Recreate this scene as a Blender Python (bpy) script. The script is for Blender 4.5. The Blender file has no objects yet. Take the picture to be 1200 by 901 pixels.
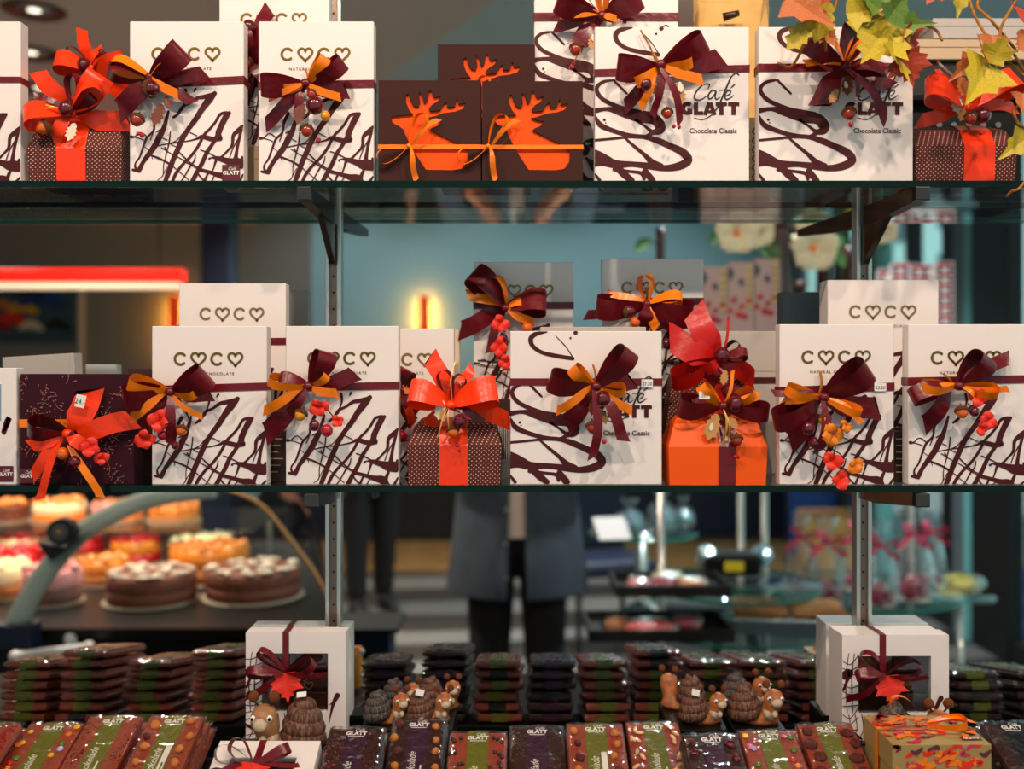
import bpy, bmesh, math, random
from math import sin, cos, pi, radians, sqrt
from mathutils import Vector, Matrix, Euler
from mathutils.geometry import tessellate_polygon

sc = bpy.context.scene
COL = sc.collection
rnd = random.Random(11)

# ---------------------------------------------------------------- camera
EYE, FPX, CU, CV = 1.45, 1150.0, 608.0, 440.0      # eye height, focal length in px, principal point (1200x901 frame)
cam_d = bpy.data.cameras.new('camera_view')
cam = bpy.data.objects.new('camera_view', cam_d); COL.objects.link(cam)
cam.location = (0, 0, EYE); cam.rotation_euler = (pi / 2, 0, 0)
cam_d.sensor_width = 36; cam_d.lens = 36 * FPX / 1200
cam_d.shift_x = (600 - CU) / 1200; cam_d.shift_y = (CV - 450.5) / 1200
cam_d.dof.use_dof = True; cam_d.dof.focus_distance = 1.165; cam_d.dof.aperture_fstop = 2.6
cam_d.clip_start = 0.02
sc.camera = cam

# ---------------------------------------------------------------- light
world = bpy.data.worlds.new('sky'); sc.world = world; world.use_nodes = True
bg = world.node_tree.nodes['Background']
bg.inputs[0].default_value = (0.66, 0.84, 0.90, 1); bg.inputs[1].default_value = 0.52

def lamp(name, kind, loc, energy, col, aim=None, size=.05, angle=60, blend=.6):
    d = bpy.data.lights.new(name, kind); d.energy = energy; d.color = col
    if kind == 'SPOT': d.spot_size = radians(angle); d.spot_blend = blend; d.shadow_soft_size = size
    elif kind == 'AREA': d.size = size; d.shape = 'DISK'
    elif kind == 'SUN': d.angle = .02
    else: d.shadow_soft_size = size
    o = bpy.data.objects.new(name, d); COL.objects.link(o); o.location = loc
    if aim is not None:
        o.rotation_euler = (Vector(aim) - Vector(loc)).to_track_quat('-Z', 'Y').to_euler()
    return o

WARM = (1.0, .79, .62)
# the display spots under the ceiling of the shop front, above and before the shelves
for x, e in ((-1.0, 38), (-.3, 43), (.45, 43), (1.15, 38)):
    lamp('display_spot', 'SPOT', (x, .10, 2.72), e, WARM, (x * .75, 1.2, 1.36), .03, 100, .5)
# daylight over the street, from behind the building
lamp('daylight_sun', 'SUN', (0, 0, 12), 4.0, (1, .97, .92), (5, 2.5, 6.5))

vs = sc.view_settings
vs.view_transform = 'Standard'; vs.look = 'None'; vs.gamma = 1; vs.use_curve_mapping = False
vs.exposure = 0.0
sc.cycles.transparent_max_bounces = 32

# ---------------------------------------------------------------- materials
def lin(h):
    h = h.lstrip('#'); out = []
    for i in (0, 2, 4):
        c = int(h[i:i + 2], 16) / 255
        out.append(c / 12.92 if c <= .04045 else ((c + .055) / 1.055) ** 2.4)
    return tuple(out) + (1,)

MAT = {}
def mat(name, hexa, rough=.5, metal=0, spec=.5, bump=0, bscale=150, var=0, vscale=40, emit=0, coat=0, sss=0, sheen=0, trans=0):
    m = bpy.data.materials.new(name); m.use_nodes = True; MAT[name] = m
    nt = m.node_tree; b = nt.nodes['Principled BSDF']; c = lin(hexa)
    b.inputs['Base Color'].default_value = c
    b.inputs['Roughness'].default_value = rough; b.inputs['Metallic'].default_value = metal
    b.inputs['Specular IOR Level'].default_value = spec
    b.inputs['Coat Weight'].default_value = coat
    b.inputs['Sheen Weight'].default_value = sheen
    if trans: b.inputs['Transmission Weight'].default_value = trans
    if emit:
        b.inputs['Emission Color'].default_value = c; b.inputs['Emission Strength'].default_value = emit
    if var or bump:
        tc = nt.nodes.new('ShaderNodeTexCoord')
    if var:
        n = nt.nodes.new('ShaderNodeTexNoise'); n.inputs['Scale'].default_value = vscale; n.inputs['Detail'].default_value = 4
        nt.links.new(tc.outputs['Object'], n.inputs['Vector'])
        r = nt.nodes.new('ShaderNodeValToRGB')
        r.color_ramp.elements[0].position = .3; r.color_ramp.elements[1].position = .7
        r.color_ramp.elements[0].color = tuple(x * (1 - var) for x in c[:3]) + (1,)
        r.color_ramp.elements[1].color = tuple(min(1, x * (1 + var)) for x in c[:3]) + (1,)
        nt.links.new(n.outputs['Fac'], r.inputs['Fac']); nt.links.new(r.outputs['Color'], b.inputs['Base Color'])
    if bump:
        n = nt.nodes.new('ShaderNodeTexNoise'); n.inputs['Scale'].default_value = bscale; n.inputs['Detail'].default_value = 3
        nt.links.new(tc.outputs['Object'], n.inputs['Vector'])
        bp = nt.nodes.new('ShaderNodeBump'); bp.inputs['Strength'].default_value = bump; bp.inputs['Distance'].default_value = .002
        nt.links.new(n.outputs['Fac'], bp.inputs['Height']); nt.links.new(bp.outputs['Normal'], b.inputs['Normal'])
    return m

def clear(name, tint, base=.05, power=5, rough=.02, bump=0, bscale=60, gcol=(1, 1, 1, 1), dist=.004):
    """thin clear sheet: tinted transparency plus Schlick reflection"""
    m = bpy.data.materials.new(name); m.use_nodes = True; MAT[name] = m
    nt = m.node_tree; nt.nodes.clear(); N = nt.nodes.new; L = nt.links.new
    out = N('ShaderNodeOutputMaterial'); mix = N('ShaderNodeMixShader'); t = N('ShaderNodeBsdfTransparent'); g = N('ShaderNodeBsdfGlossy')
    t.inputs[0].default_value = tint; g.inputs[0].default_value = gcol; g.inputs['Roughness'].default_value = rough
    lw = N('ShaderNodeLayerWeight'); lw.inputs[0].default_value = .5
    p = N('ShaderNodeMath'); p.operation = 'POWER'; p.inputs[1].default_value = power
    a = N('ShaderNodeMath'); a.operation = 'MULTIPLY_ADD'; a.inputs[1].default_value = 1 - base; a.inputs[2].default_value = base
    L(lw.outputs['Facing'], p.inputs[0]); L(p.outputs[0], a.inputs[0]); L(a.outputs[0], mix.inputs[0])
    L(t.outputs[0], mix.inputs[1]); L(g.outputs[0], mix.inputs[2]); L(mix.outputs[0], out.inputs[0])
    if bump:
        tc = N('ShaderNodeTexCoord'); n = N('ShaderNodeTexNoise'); n.inputs['Scale'].default_value = bscale; n.inputs['Detail'].default_value = 2
        bp = N('ShaderNodeBump'); bp.inputs['Strength'].default_value = bump; bp.inputs['Distance'].default_value = dist
        L(tc.outputs['Object'], n.inputs['Vector']); L(n.outputs['Fac'], bp.inputs['Height']); L(bp.outputs['Normal'], g.inputs['Normal']); L(bp.outputs['Normal'], lw.inputs['Normal'])
    return m

def dots(name, base, dot, s=.0042, r=.17, rough=.6):
    """printed dots on a staggered grid, in object space"""
    m = mat(name, base, rough); nt = m.node_tree; b = nt.nodes['Principled BSDF']; N = nt.nodes.new; L = nt.links.new
    tc = N('ShaderNodeTexCoord'); sx = N('ShaderNodeSeparateXYZ'); L(tc.outputs['Object'], sx.inputs[0])
    def M(op, a, bb=None, c=None):
        n = N('ShaderNodeMath'); n.operation = op
        for i, x in enumerate((a, bb, c)):
            if x is None: continue
            if isinstance(x, (int, float)): n.inputs[i].default_value = x
            else: L(x, n.inputs[i])
        return n.outputs[0]
    X = M('MULTIPLY', M('ADD', sx.outputs[0], sx.outputs[1]), 1 / s); Z = M('MULTIPLY', sx.outputs[2], 1 / (s * .9))
    ds = []
    for o in (0, .5):
        fx = M('SUBTRACT', M('FRACT', M('ADD', X, 50 + o)), .5); fz = M('SUBTRACT', M('FRACT', M('ADD', Z, 50 + o)), .5)
        ds.append(M('SQRT', M('ADD', M('MULTIPLY', fx, fx), M('MULTIPLY', fz, fz))))
    f = M('LESS_THAN', M('MINIMUM', ds[0], ds[1]), r)
    mx = N('ShaderNodeMix'); mx.data_type = 'RGBA'; mx.inputs[6].default_value = lin(base); mx.inputs[7].default_value = lin(dot)
    L(f, mx.inputs[0]); L(mx.outputs[2], b.inputs['Base Color'])
    return m

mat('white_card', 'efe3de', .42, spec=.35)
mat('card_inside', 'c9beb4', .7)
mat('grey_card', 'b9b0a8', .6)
mat('beige_card', 'c9ab8b', .6)
mat('brown_card', '402420', .8, spec=.15, bump=.1, bscale=900)
mat('bar_carton', '3a1b14', .5)
mat('choc_print', '4a1418', .5, spec=.25)
mat('gold_foil', '8a6a34', .3, metal=.75)
mat('gold_foil_grey', 'a98a5a', .3, metal=.75)
mat('black_print', '1c0d0e', .5)
mat('logo_red', '5c0a22', .5)
mat('white_print', 'f0ece4', .5)
mat('burgundy_satin', '6a0d19', .30, spec=.45, bump=.55, bscale=75)
mat('orange_satin', 'ff8006', .32, spec=.5, bump=.45, bscale=80)
mat('red_satin', 'fb3a05', .32, spec=.5, bump=.5, bscale=70)
mat('dark_red_satin', 'c41208', .34, spec=.45, bump=.5, bscale=70)
mat('gold_thread', 'e8a640', .3, spec=.8)
mat('orange_card', 'fa5a04', .5, spec=.3)
mat('deer_orange', 'ff5204', .6, spec=.2)
dots('polka_card', '5c2822', 'e0c0b0', .0056, .115)
MAT['polka_card'].node_tree.nodes['Principled BSDF'].inputs['Specular IOR Level'].default_value = .15
mat('berry_red', '5a0616', .12, coat=.6)
mat('berry_bright', 'b00c22', .15, coat=.6)
mat('berry_orange', 'e0600a', .15, coat=.6)
mat('berry_yellow', 'e8900c', .15, coat=.6)
mat('acorn_brown', 'a02a0c', .2, coat=.5, var=.3, vscale=90)
mat('acorn_cap', '7a4a20', .85, bump=1, bscale=700, var=.35, vscale=500)
mat('twig', 'a86a20', .8, var=.3, vscale=200)
mat('twig_dark', '35100e', .8)
mat('leaf_tan', 'c08a50', .7, var=.3, vscale=120)
mat('leaf_frost', 'e4d4bc', .7, var=.25, vscale=140)
mat('leaf_brown', '6e2c12', .55, var=.35, vscale=90)
mat('petal_red', 'e82a14', .55, var=.2, vscale=120)
mat('petal_orange', 'f08008', .55, var=.2, vscale=120)
mat('leaf_yellow', 'b8a01e', .55, var=.35, vscale=60)
mat('leaf_green', '5c7a20', .55, var=.4, vscale=50)
mat('leaf_red', 'b03a22', .55, var=.4, vscale=60)
mat('leaf_rust', 'b8622a', .6, var=.4, vscale=60)
mat('tag_white', 'efe9e2', .5)
mat('chrome', 'd8d2ca', .28, metal=.9)
mat('chrome_dark', '5c5652', .22, metal=1)
mat('steel_strip', '8a7468', .35, metal=.9)
mat('slot_black', '140c0a', .9)
clear('shelf_glass', (.86, .93, .91, 1), .05, 4.2, .012)
clear('thin_glass', (.88, .95, .95, 1), .05, 5, .02)
clear('window_glass', (.93, .97, .97, 1), .04, 5, .01)
clear('film', (.96, .95, .94, 1), .05, 2.6, .10, bump=.9, bscale=70)
clear('cellophane', (.93, .96, .97, 1), .12, 2.0, .08, bump=1, bscale=35, dist=.012)
clear('box_window', (.9, .9, .9, 1), .05, 4, .06)
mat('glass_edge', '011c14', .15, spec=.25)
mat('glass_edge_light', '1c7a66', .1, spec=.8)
mat('milk_choc', '963c26', .42, var=.12, vscale=60, bump=.12, bscale=300)
mat('dark_choc', '38150f', .38, var=.15, vscale=60, bump=.12, bscale=300)
mat('band_green', '6a6a10', .42, spec=.4)
mat('band_purple', '3c1230', .42, spec=.4)
mat('band_black', '1a0d14', .42, spec=.4)
mat('nut_gold', 'c8742a', .45, var=.45, vscale=160, bump=.4, bscale=300)
mat('nut_dark', '5c1c10', .4, var=.5, vscale=200, bump=.5, bscale=300)
mat('almond', 'e6b98a', .55, var=.15, vscale=100)
mat('crumb_pink', 'd02850', .6)
mat('crumb_red', 'a81c12', .5, var=.4, vscale=300)
mat('crumb_green', '7a8030', .7)
mat('crumb_dark', '3a1712', .6)
mat('candy_orange', 'f07808', .25); mat('candy_yellow', 'f0b808', .25); mat('candy_lilac', 'b8a0d8', .25)
mat('candy_green', '4a8020', .25); mat('candy_red', 'd02a18', .25); mat('candy_pink', 'e07898', .25)
mat('counter_black', '120e0c', .35, spec=.3)
mat('rack_black', '090808', .5, spec=.2)
mat('snail_skin', 'b46a3a', .5, var=.5, vscale=70)
mat('snail_tan', 'a8744c', .5, var=.35, vscale=60)
mat('snail_pale', 'cdb69a', .5, var=.25, vscale=60)
def streaks(name, dark, light):
    m = mat(name, dark, .65); nt = m.node_tree; N = nt.nodes.new; L = nt.links.new
    tc = N('ShaderNodeTexCoord'); mp = N('ShaderNodeMapping'); mp.inputs['Scale'].default_value = (420, 420, 45); n = N('ShaderNodeTexNoise'); n.inputs['Scale'].default_value = 1; n.inputs['Detail'].default_value = 3
    r = N('ShaderNodeValToRGB'); r.color_ramp.elements[0].position = .42; r.color_ramp.elements[1].position = .68; r.color_ramp.elements[0].color = lin(dark); r.color_ramp.elements[1].color = lin(light)
    bp = N('ShaderNodeBump'); bp.inputs['Strength'].default_value = .6; bp.inputs['Distance'].default_value = .001
    L(tc.outputs['Object'], mp.inputs[0]); L(mp.outputs[0], n.inputs['Vector']); L(n.outputs['Fac'], r.inputs[0]); b = nt.nodes['Principled BSDF']; L(r.outputs[0], b.inputs['Base Color']); L(n.outputs['Fac'], bp.inputs['Height']); L(bp.outputs[0], b.inputs['Normal'])
streaks('snail_shell', '46241a', '8a5c44'); streaks('snail_grey', '2a211d', '6e6058')
mat('felt_brown', '7a3c18', 1, bump=1, bscale=900)
mat('eye_white', 'f4f0ea', .2); mat('eye_black', '0a0808', .2)
mat('floral_base', '38101c', .6, spec=.15)
mat('floral_sprig', 'b86248', .5)
mat('floral_pale', '9c6c70', .5)
mat('tan_paper', 'd8a860', .75, var=.25, vscale=14)
mat('cream_lace', 'e4d0b0', .7)
mat('foliage_box', 'a88a50', .55)

# interior
mat('ceiling_grey', 'd8cec2', .9)
mat('ceiling_teal', 'c4e0e4', .9)
mat('wall_teal', 'a0cad2', .85, var=.03, vscale=2)
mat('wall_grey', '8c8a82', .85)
mat('navy', '0a1830', .5)
mat('navy_bright', '103a78', .5)
mat('black_matte', '060607', .6)
mat('floor_dark', '2a2622', .5); mat('floor_light', '6e6c68', .45); mat('floor_wood', '8a683c', .5, var=.15, vscale=5)
mat('sign_red', 'ff1a08', .5, emit=.9)
mat('lamp_warm', 'ffd088', .5, emit=2.5)
mat('lamp_orange', 'd83404', .4, emit=.55)
mat('strip_white', 'ffe2bc', .5, emit=.8)
mat('downlight_glow', 'fff0d8', .5, emit=2.5)
mat('rim_metal', '5a524a', .3, metal=.8)
mat('denim', '363f4a', .9, bump=.3, bscale=600, var=.2, vscale=12)
mat('cloth_black', '08080a', .9)
mat('cloth_white', 'd8c8bc', .85)
mat('skin', 'b87858', .5)
mat('hair', '1d120c', .6)
mat('frame_black', '0b0d10', .5)
mat('frame_grey', '5a6468', .4)
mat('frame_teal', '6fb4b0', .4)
mat('facade', 'a8d8d4', .9); mat('facade_dark', '3c5a64', .8); mat('street_grey', '8a9494', .9)
mat('blue_board', '1a5ac8', .5)
mat('wood_frame', 'a8763c', .6)
mat('vase_brown', '3c1a12', .3, coat=.3)
mat('orchid_white', 'e6dcb8', .6); mat('orchid_yellow', 'e8cc18', .6); mat('orchid_leaf', '2c5a1a', .5)
mat('foil_silver', 'b8d0d8', .22, metal=.9, bump=1, bscale=60)
mat('ribbon_pink', 'd01850', .4)
mat('ball_pink', '9a1038', .3, coat=.3)
mat('cake_brown', '6a3018', .7, var=.3, vscale=40); mat('cake_tan', 'c07838', .7, var=.3, vscale=60)
mat('cake_cream', 'ecd8a8', .6); mat('cake_red', 'c8141c', .25, coat=.4, var=.3, vscale=60); mat('cake_orange', 'e08020', .3, coat=.3, var=.3, vscale=70)
mat('cake_pink', 'd88a88', .6); mat('sugar_white', 'd8c0ac', .85, var=.15, vscale=60); mat('cake_plate', 'a08c78', .5); mat('sponge', 'b07038', .8, var=.3, vscale=80)
mat('case_frame', 'a8b4a8', .4)
mat('packet_orange', 'e89030', .5)
mat('cake_pink_grey', 'b89c98', .7)
mat('tray_sweet', 'b8743c', .6, var=.3, vscale=60)

# ---------------------------------------------------------------- helpers
def P(u, v, y):
    """photo pixel + distance -> point"""
    return Vector(((u - CU) * y / FPX, y, EYE - (v - CV) * y / FPX))

def smooth_path(pts, n=5):
    """Catmull-Rom through tuples of any length"""
    if len(pts) < 3: return [tuple(p) for p in pts]
    out = []
    q = [pts[0]] + list(pts) + [pts[-1]]
    for i in range(1, len(q) - 2):
        a, b, c, d = q[i - 1], q[i], q[i + 1], q[i + 2]
        for j in range(n):
            t = j / n
            out.append(tuple(.5 * (2 * b[k] + (c[k] - a[k]) * t + (2 * a[k] - 5 * b[k] + 4 * c[k] - d[k]) * t * t + (3 * b[k] - a[k] - 3 * c[k] + d[k]) * t ** 3) for k in range(len(b))))
    out.append(tuple(pts[-1]))
    return out

class G:
    """collects shapes for ONE mesh"""
    def __init__(s): s.v = []; s.f = []
    def add(s, v, f):
        o = len(s.v); s.v += [tuple(x) for x in v]; s.f += [tuple(i + o for i in q) for q in f]; return s
    def box(s, x0, x1, y0, y1, z0, z1):
        return s.add([(x0, y0, z0), (x1, y0, z0), (x1, y1, z0), (x0, y1, z0), (x0, y0, z1), (x1, y0, z1), (x1, y1, z1), (x0, y1, z1)],
                     [(0, 3, 2, 1), (4, 5, 6, 7), (0, 1, 5, 4), (1, 2, 6, 5), (2, 3, 7, 6), (3, 0, 4, 7)])
    def rbox(s, x0, x1, y0, y1, z0, z1, b=.0015, seg=2):
        bm = bmesh.new(); bmesh.ops.create_cube(bm, size=1)
        for q in bm.verts:
            q.co = ((x0 + x1) / 2 + q.co.x * (x1 - x0), (y0 + y1) / 2 + q.co.y * (y1 - y0), (z0 + z1) / 2 + q.co.z * (z1 - z0))
        bmesh.ops.bevel(bm, geom=bm.edges[:], offset=b, segments=seg, profile=.5, affect='EDGES')
        bm.verts.index_update()
        s.add([q.co[:] for q in bm.verts], [[q.index for q in f.verts] for f in bm.faces]); bm.free(); return s
    def tube(s, pts, r, n=8, cap=True, sm=0):
        """r: number or list"""
        if sm: 
            rr = r if isinstance(r, (list, tuple)) else [r] * len(pts)
            q = smooth_path([tuple(p) + (x,) for p, x in zip(pts, rr)], sm); pts = [p[:3] for p in q]; r = [p[3] for p in q]
        pts = [Vector(p) for p in pts]; m = len(pts); rs = r if isinstance(r, (list, tuple)) else [r] * m
        vs_, up = [], None
        for i, p in enumerate(pts):
            t = (pts[min(i + 1, m - 1)] - pts[max(i - 1, 0)]).normalized()
            if up is None: up = t.orthogonal().normalized()
            up = (up - t * up.dot(t)); up = up.normalized() if up.length > 1e-6 else t.orthogonal().normalized()
            w = t.cross(up)
            vs_ += [p + (up * cos(2 * pi * k / n) + w * sin(2 * pi * k / n)) * rs[i] for k in range(n)]
        fs = [(i * n + k, i * n + (k + 1) % n, (i + 1) * n + (k + 1) % n, (i + 1) * n + k) for i in range(m - 1) for k in range(n)]
        if cap: fs += [tuple(range(n))[::-1], tuple((m - 1) * n + k for k in range(n))]
        return s.add(vs_, fs)
    def lathe(s, prof, n=16, c=(0, 0, 0), jit=0, sx=1, sy=1, cap=True):
        """prof: (r, z) from bottom to top"""
        m = len(prof); vs_ = []
        for r, z in prof:
            for k in range(n):
                j = 1 + (rnd.uniform(-jit, jit) if jit else 0)
                vs_.append((c[0] + r * j * cos(2 * pi * k / n) * sx, c[1] + r * j * sin(2 * pi * k / n) * sy, c[2] + z))
        fs = [(i * n + k, i * n + (k + 1) % n, (i + 1) * n + (k + 1) % n, (i + 1) * n + k) for i in range(m - 1) for k in range(n)]
        if cap and prof[0][0] > 1e-5: fs.append(tuple(range(n))[::-1])
        if cap and prof[-1][0] > 1e-5: fs.append(tuple((m - 1) * n + k for k in range(n)))
        return s.add(vs_, fs)
    def ball(s, c, r, n=10, sx=1, sy=1, sz=1, jit=0):
        pr = [(r * sin(pi * i / n), -r * cos(pi * i / n) * sz) for i in range(n + 1)]
        return s.lathe(pr, int(n * 1.4), c, jit, sx, sy)
    def loft(s, rings, n=18, cap=True, span=(0, 2 * pi), power=2):
        """rings: (cx, cy, cz, rx, ry); span < full circle leaves it open"""
        full = abs(span[1] - span[0] - 2 * pi) < 1e-6; m = len(rings); k_ = n if full else n + 1; vs_ = []
        for cx, cy, cz, rx, ry in rings:
            for k in range(k_):
                a = span[0] + (span[1] - span[0]) * k / n
                ca, sa = cos(a), sin(a); e = 2 / power
                vs_.append((cx + rx * math.copysign(abs(ca) ** e, ca), cy + ry * math.copysign(abs(sa) ** e, sa), cz))
        fs = [(i * k_ + k, i * k_ + (k + 1) % k_, (i + 1) * k_ + (k + 1) % k_, (i + 1) * k_ + k) for i in range(m - 1) for k in range(n)]
        if full and cap: fs += [tuple(range(n))[::-1], tuple((m - 1) * n + k for k in range(n))]
        return s.add(vs_, fs)
    def strip(s, pts, wid):
        """pts: centres, wid: half-width vectors"""
        vs_ = []
        for p, w in zip(pts, wid): vs_ += [Vector(p) - Vector(w), Vector(p) + Vector(w)]
        return s.add(vs_, [(2 * i, 2 * i + 1, 2 * i + 3, 2 * i + 2) for i in range(len(pts) - 1)])
    def prism(s, poly, y0, y1):
        """polygon in xz pushed from y0 to y1"""
        n = len(poly); tri = tessellate_polygon([[Vector((p[0], p[1], 0)) for p in poly]])
        return s.add([(p[0], y0, p[1]) for p in poly] + [(p[0], y1, p[1]) for p in poly],
                     [t for t in tri] + [tuple(n + i for i in t)[::-1] for t in tri] + [(i, (i + 1) % n, n + (i + 1) % n, n + i) for i in range(n)])
    def mesh(s, name, smooth=False):
        me = bpy.data.meshes.new(name); me.from_pydata(s.v, [], s.f); me.update()
        bm = bmesh.new(); bm.from_mesh(me); bmesh.ops.recalc_face_normals(bm, faces=bm.faces[:]); bm.to_mesh(me); bm.free()
        if smooth: me.polygons.foreach_set('use_smooth', [True] * len(me.polygons))
        return me

def ob(name, g, m, parent=None, smooth=False, loc=None, rot=None, scale=None, kind=None):
    """one mesh object; g is a G or mesh data"""
    me = g.mesh(name, smooth) if isinstance(g, G) else g
    if m is not None:
        if not me.materials: me.materials.append(MAT[m])
        elif me.materials[0] != MAT[m]:
            key = me.name + '|' + m
            me2 = SHARED.get(key)
            if me2 is None:
                me2 = me.copy(); me2.materials.clear(); me2.materials.append(MAT[m]); SHARED[key] = me2
            me = me2
    o = bpy.data.objects.new(name, me); COL.objects.link(o); o.parent = parent
    if loc is not None: o.location = loc
    if rot is not None: o.rotation_euler = rot
    if scale is not None: o.scale = (scale,) * 3 if isinstance(scale, (int, float)) else scale
    if kind: o['kind'] = kind
    return o
SHARED = {}

def tag(o, label, cat, group=None):
    o['label'] = label; o['category'] = cat
    if group: o['group'] = group
    return o

def thing(name, label, cat, loc=(0, 0, 0), rot=(0, 0, 0), group=None):
    o = bpy.data.objects.new(name, None); COL.objects.link(o); o.empty_display_size = .02
    o.location = loc; o.rotation_euler = rot
    return tag(o, label, cat, group)

def struct(name, g, m, parent=None, smooth=False):
    o = ob(name, g, m, parent, smooth)
    if parent is None: o['kind'] = 'structure'
    return o

def copy_tree(o, parent=None):
    c = o.copy(); COL.objects.link(c); c.parent = parent
    for ch in [x for x in bpy.data.objects if x.parent == o]: copy_tree(ch, c)
    return c

TXT = {}
def text_mesh(body, size=1.0, bold=0, shear=0, space=1, align='CENTER', sx=1):
    key = (body, size, bold, shear, space, align, sx)
    if key in TXT: return TXT[key]
    cu = bpy.data.curves.new('lettering', 'FONT'); cu.body = body; cu.size = size; cu.offset = bold; cu.shear = shear
    cu.space_character = space; cu.align_x = align; cu.resolution_u = 3
    o = bpy.data.objects.new('lettering', cu)
    me = bpy.data.meshes.new_from_object(o)
    bpy.data.objects.remove(o); bpy.data.curves.remove(cu)
    for q in me.vertices: q.co = (q.co.x * sx, 0, q.co.y)       # stand it up, facing -Y
    TXT[key] = me
    return me

def strokes(g, ss, xf=lambda x, z: (x, z), y=-.0004, clip=None, cap=True, n=4):
    """painted strokes: each a list of (x, z, width); drawn as flat strips in the xz plane"""
    for si, st in enumerate(ss):
        q = smooth_path(st, n); yo = [y - si * 1.2e-5]
        pts = [Vector((*xf(p[0], p[1]), 0)) for p in q]; ws = [max(p[2], 1e-5) for p in q]
        k = (Vector((*xf(1, 0), 0)) - Vector((*xf(0, 0), 0))).length
        V = []
        for i, p in enumerate(pts):
            t = pts[min(i + 1, len(pts) - 1)] - pts[max(i - 1, 0)]
            t = t.normalized() if t.length > 1e-9 else Vector((1, 0, 0))
            nrm = Vector((-t.y, t.x, 0)) * (ws[i] * k / 2)
            V += [p - nrm, p + nrm]
        def cl(a):
            x, z = a.x, a.y
            if clip: x = min(max(x, clip[0]), clip[1]); z = min(max(z, clip[2]), clip[3])
            return (x, yo[0], z)
        g.add([cl(a) for a in V], [(2 * i, 2 * i + 1, 2 * i + 3, 2 * i + 2) for i in range(len(pts) - 1)])
        if cap:
            for i in (0, len(pts) - 1):
                r = ws[i] * k / 2
                if r > .0006:
                    yo[0] -= 4e-6
                    ring = [cl(pts[i] + Vector((cos(a * pi / 4), sin(a * pi / 4), 0)) * r) for a in range(8)]
                    g.add(ring, [tuple(range(8))])
    return g

# ---------------------------------------------------------------- bows, ribbons and ornaments (shared by the gifts)
def rib_loop(k, tip, w, tilt, bulge=None, base=.003):
    """a folded-over ribbon loop from knot k to tip, both (x, z) in the box front's frame; front is -y"""
    d = Vector((tip[0] - k[0], 0, tip[1] - k[1])); L = max(d.length, 1e-4); d.normalize()
    pr = Vector((-d.z, 0, d.x)); dp = Vector((0, -1, 0)); t = radians(tilt)
    wv = pr * cos(t) + dp * sin(t); bv = dp * cos(t) - pr * sin(t)
    B = bulge if bulge else min(.55 * L, .026)
    prof = [(0, .10, .30), (.3, .55, .75), (.65, .95, 1), (.93, .90, 1), (1.0, .55, 1), (.9, .2, 1), (.5, .0, .8), (0, 0, .3)]
    q = smooth_path(prof, 4); g = G()
    lift = base + abs(sin(t)) * w * .5 * .4
    pts = [Vector((k[0], 0, k[1])) + d * (L * a) + bv * (B * b) + dp * (lift + B * .1) for a, b, c in q]
    ww = [wv * (w / 2 * c) for a, b, c in q]
    for p, x in zip(pts, ww):                    # never behind the box front
        m = max(p.y + abs(x.y), p.y)
        if m > -.001: p.y -= m + .001
    g.strip(pts, ww)
    return g

def rib_tail(k, tip, w, tilt, base=.003, cut=.35, wave=.006):
    d = Vector((tip[0] - k[0], 0, tip[1] - k[1])); L = max(d.length, 1e-4); d.normalize()
    pr = Vector((-d.z, 0, d.x)); dp = Vector((0, -1, 0)); t = radians(tilt); g = G(); n = 12
    pts, ww = [], []
    for i in range(n + 1):
        a = i / n
        ang = t * (1 - .3 * a); wid = w / 2 * min(1, .3 + 1.7 * a)
        wv = pr * cos(ang) + dp * sin(ang)
        p = Vector((k[0], 0, k[1])) + d * (L * a) + dp * (base + .007 * sin(pi * min(1, a * 1.1)) + wave * sin(a * 5 + tilt) * a * .5 + .003) + pr * (L * .05 * sin(a * 4 + tilt))
        x = wv * wid
        m = p.y + abs(x.y)
        if m > -.001: p.y -= m + .001
        pts.append(p); ww.append(x)
    g.strip(pts, ww)
    # slanted cut end
    a, b = Vector(g.v[-2]), Vector(g.v[-1]); s = 1 if tilt >= 0 else -1
    g.v[-2] = tuple(a + d * (w * cut * s)); g.v[-1] = tuple(b - d * (w * cut * s))
    return g

def leaf_poly(kind):
    if kind == 'oak':
        h = [(0, 0), (.10, .04), (.2, .16), (.16, .24), (.3, .36), (.22, .44), (.34, .58), (.22, .64), (.28, .78), (.14, .84), (.0, 1.0)]
    elif kind == 'maple':
        h = [(0, 0), (.18, .02), (.42, -.1), (.36, .1), (.6, .22), (.5, .32), (.66, .56), (.4, .5), (.34, .62), (.2, .52), (.24, .8), (.1, .76), (0, 1.05)]
    elif kind == 'ivy':
        h = [(0, 0), (.2, -.02), (.5, .1), (.28, .32), (.3, .5), (.14, .6), (0, 1.1)]
    else:
        h = [(0, 0), (.14, .12), (.26, .35), (.28, .55), (.2, .78), (0, 1)]
    return h
def leaf_mesh(kind, bend=.3, fold=.25):
    key = ('leaf', kind, bend, fold)
    if key in SHARED: return SHARED[key]
    h = leaf_poly(kind); g = G(); n = len(h); V = []
    for x, z in h: V.append((0, -bend * z * z * .5, z if x else z))
    for sgn in (1, -1):
        for x, z in h: V.append((sgn * x, -bend * z * z * .5 - fold * x + .06 * sin(9 * z) * x, z))
    F = []
    for sgn in (0, 1):
        o = n * (1 + sgn)
        for i in range(n - 1): F += [(i, i + 1, o + i + 1), (i, o + i + 1, o + i)]
    g.add(V, F); me = g.mesh('leaf'); SHARED[key] = me
    bm = bmesh.new(); bm.from_mesh(me); bmesh.ops.remove_doubles(bm, verts=bm.verts[:], dist=1e-5); bm.to_mesh(me); bm.free()
    return me
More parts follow.
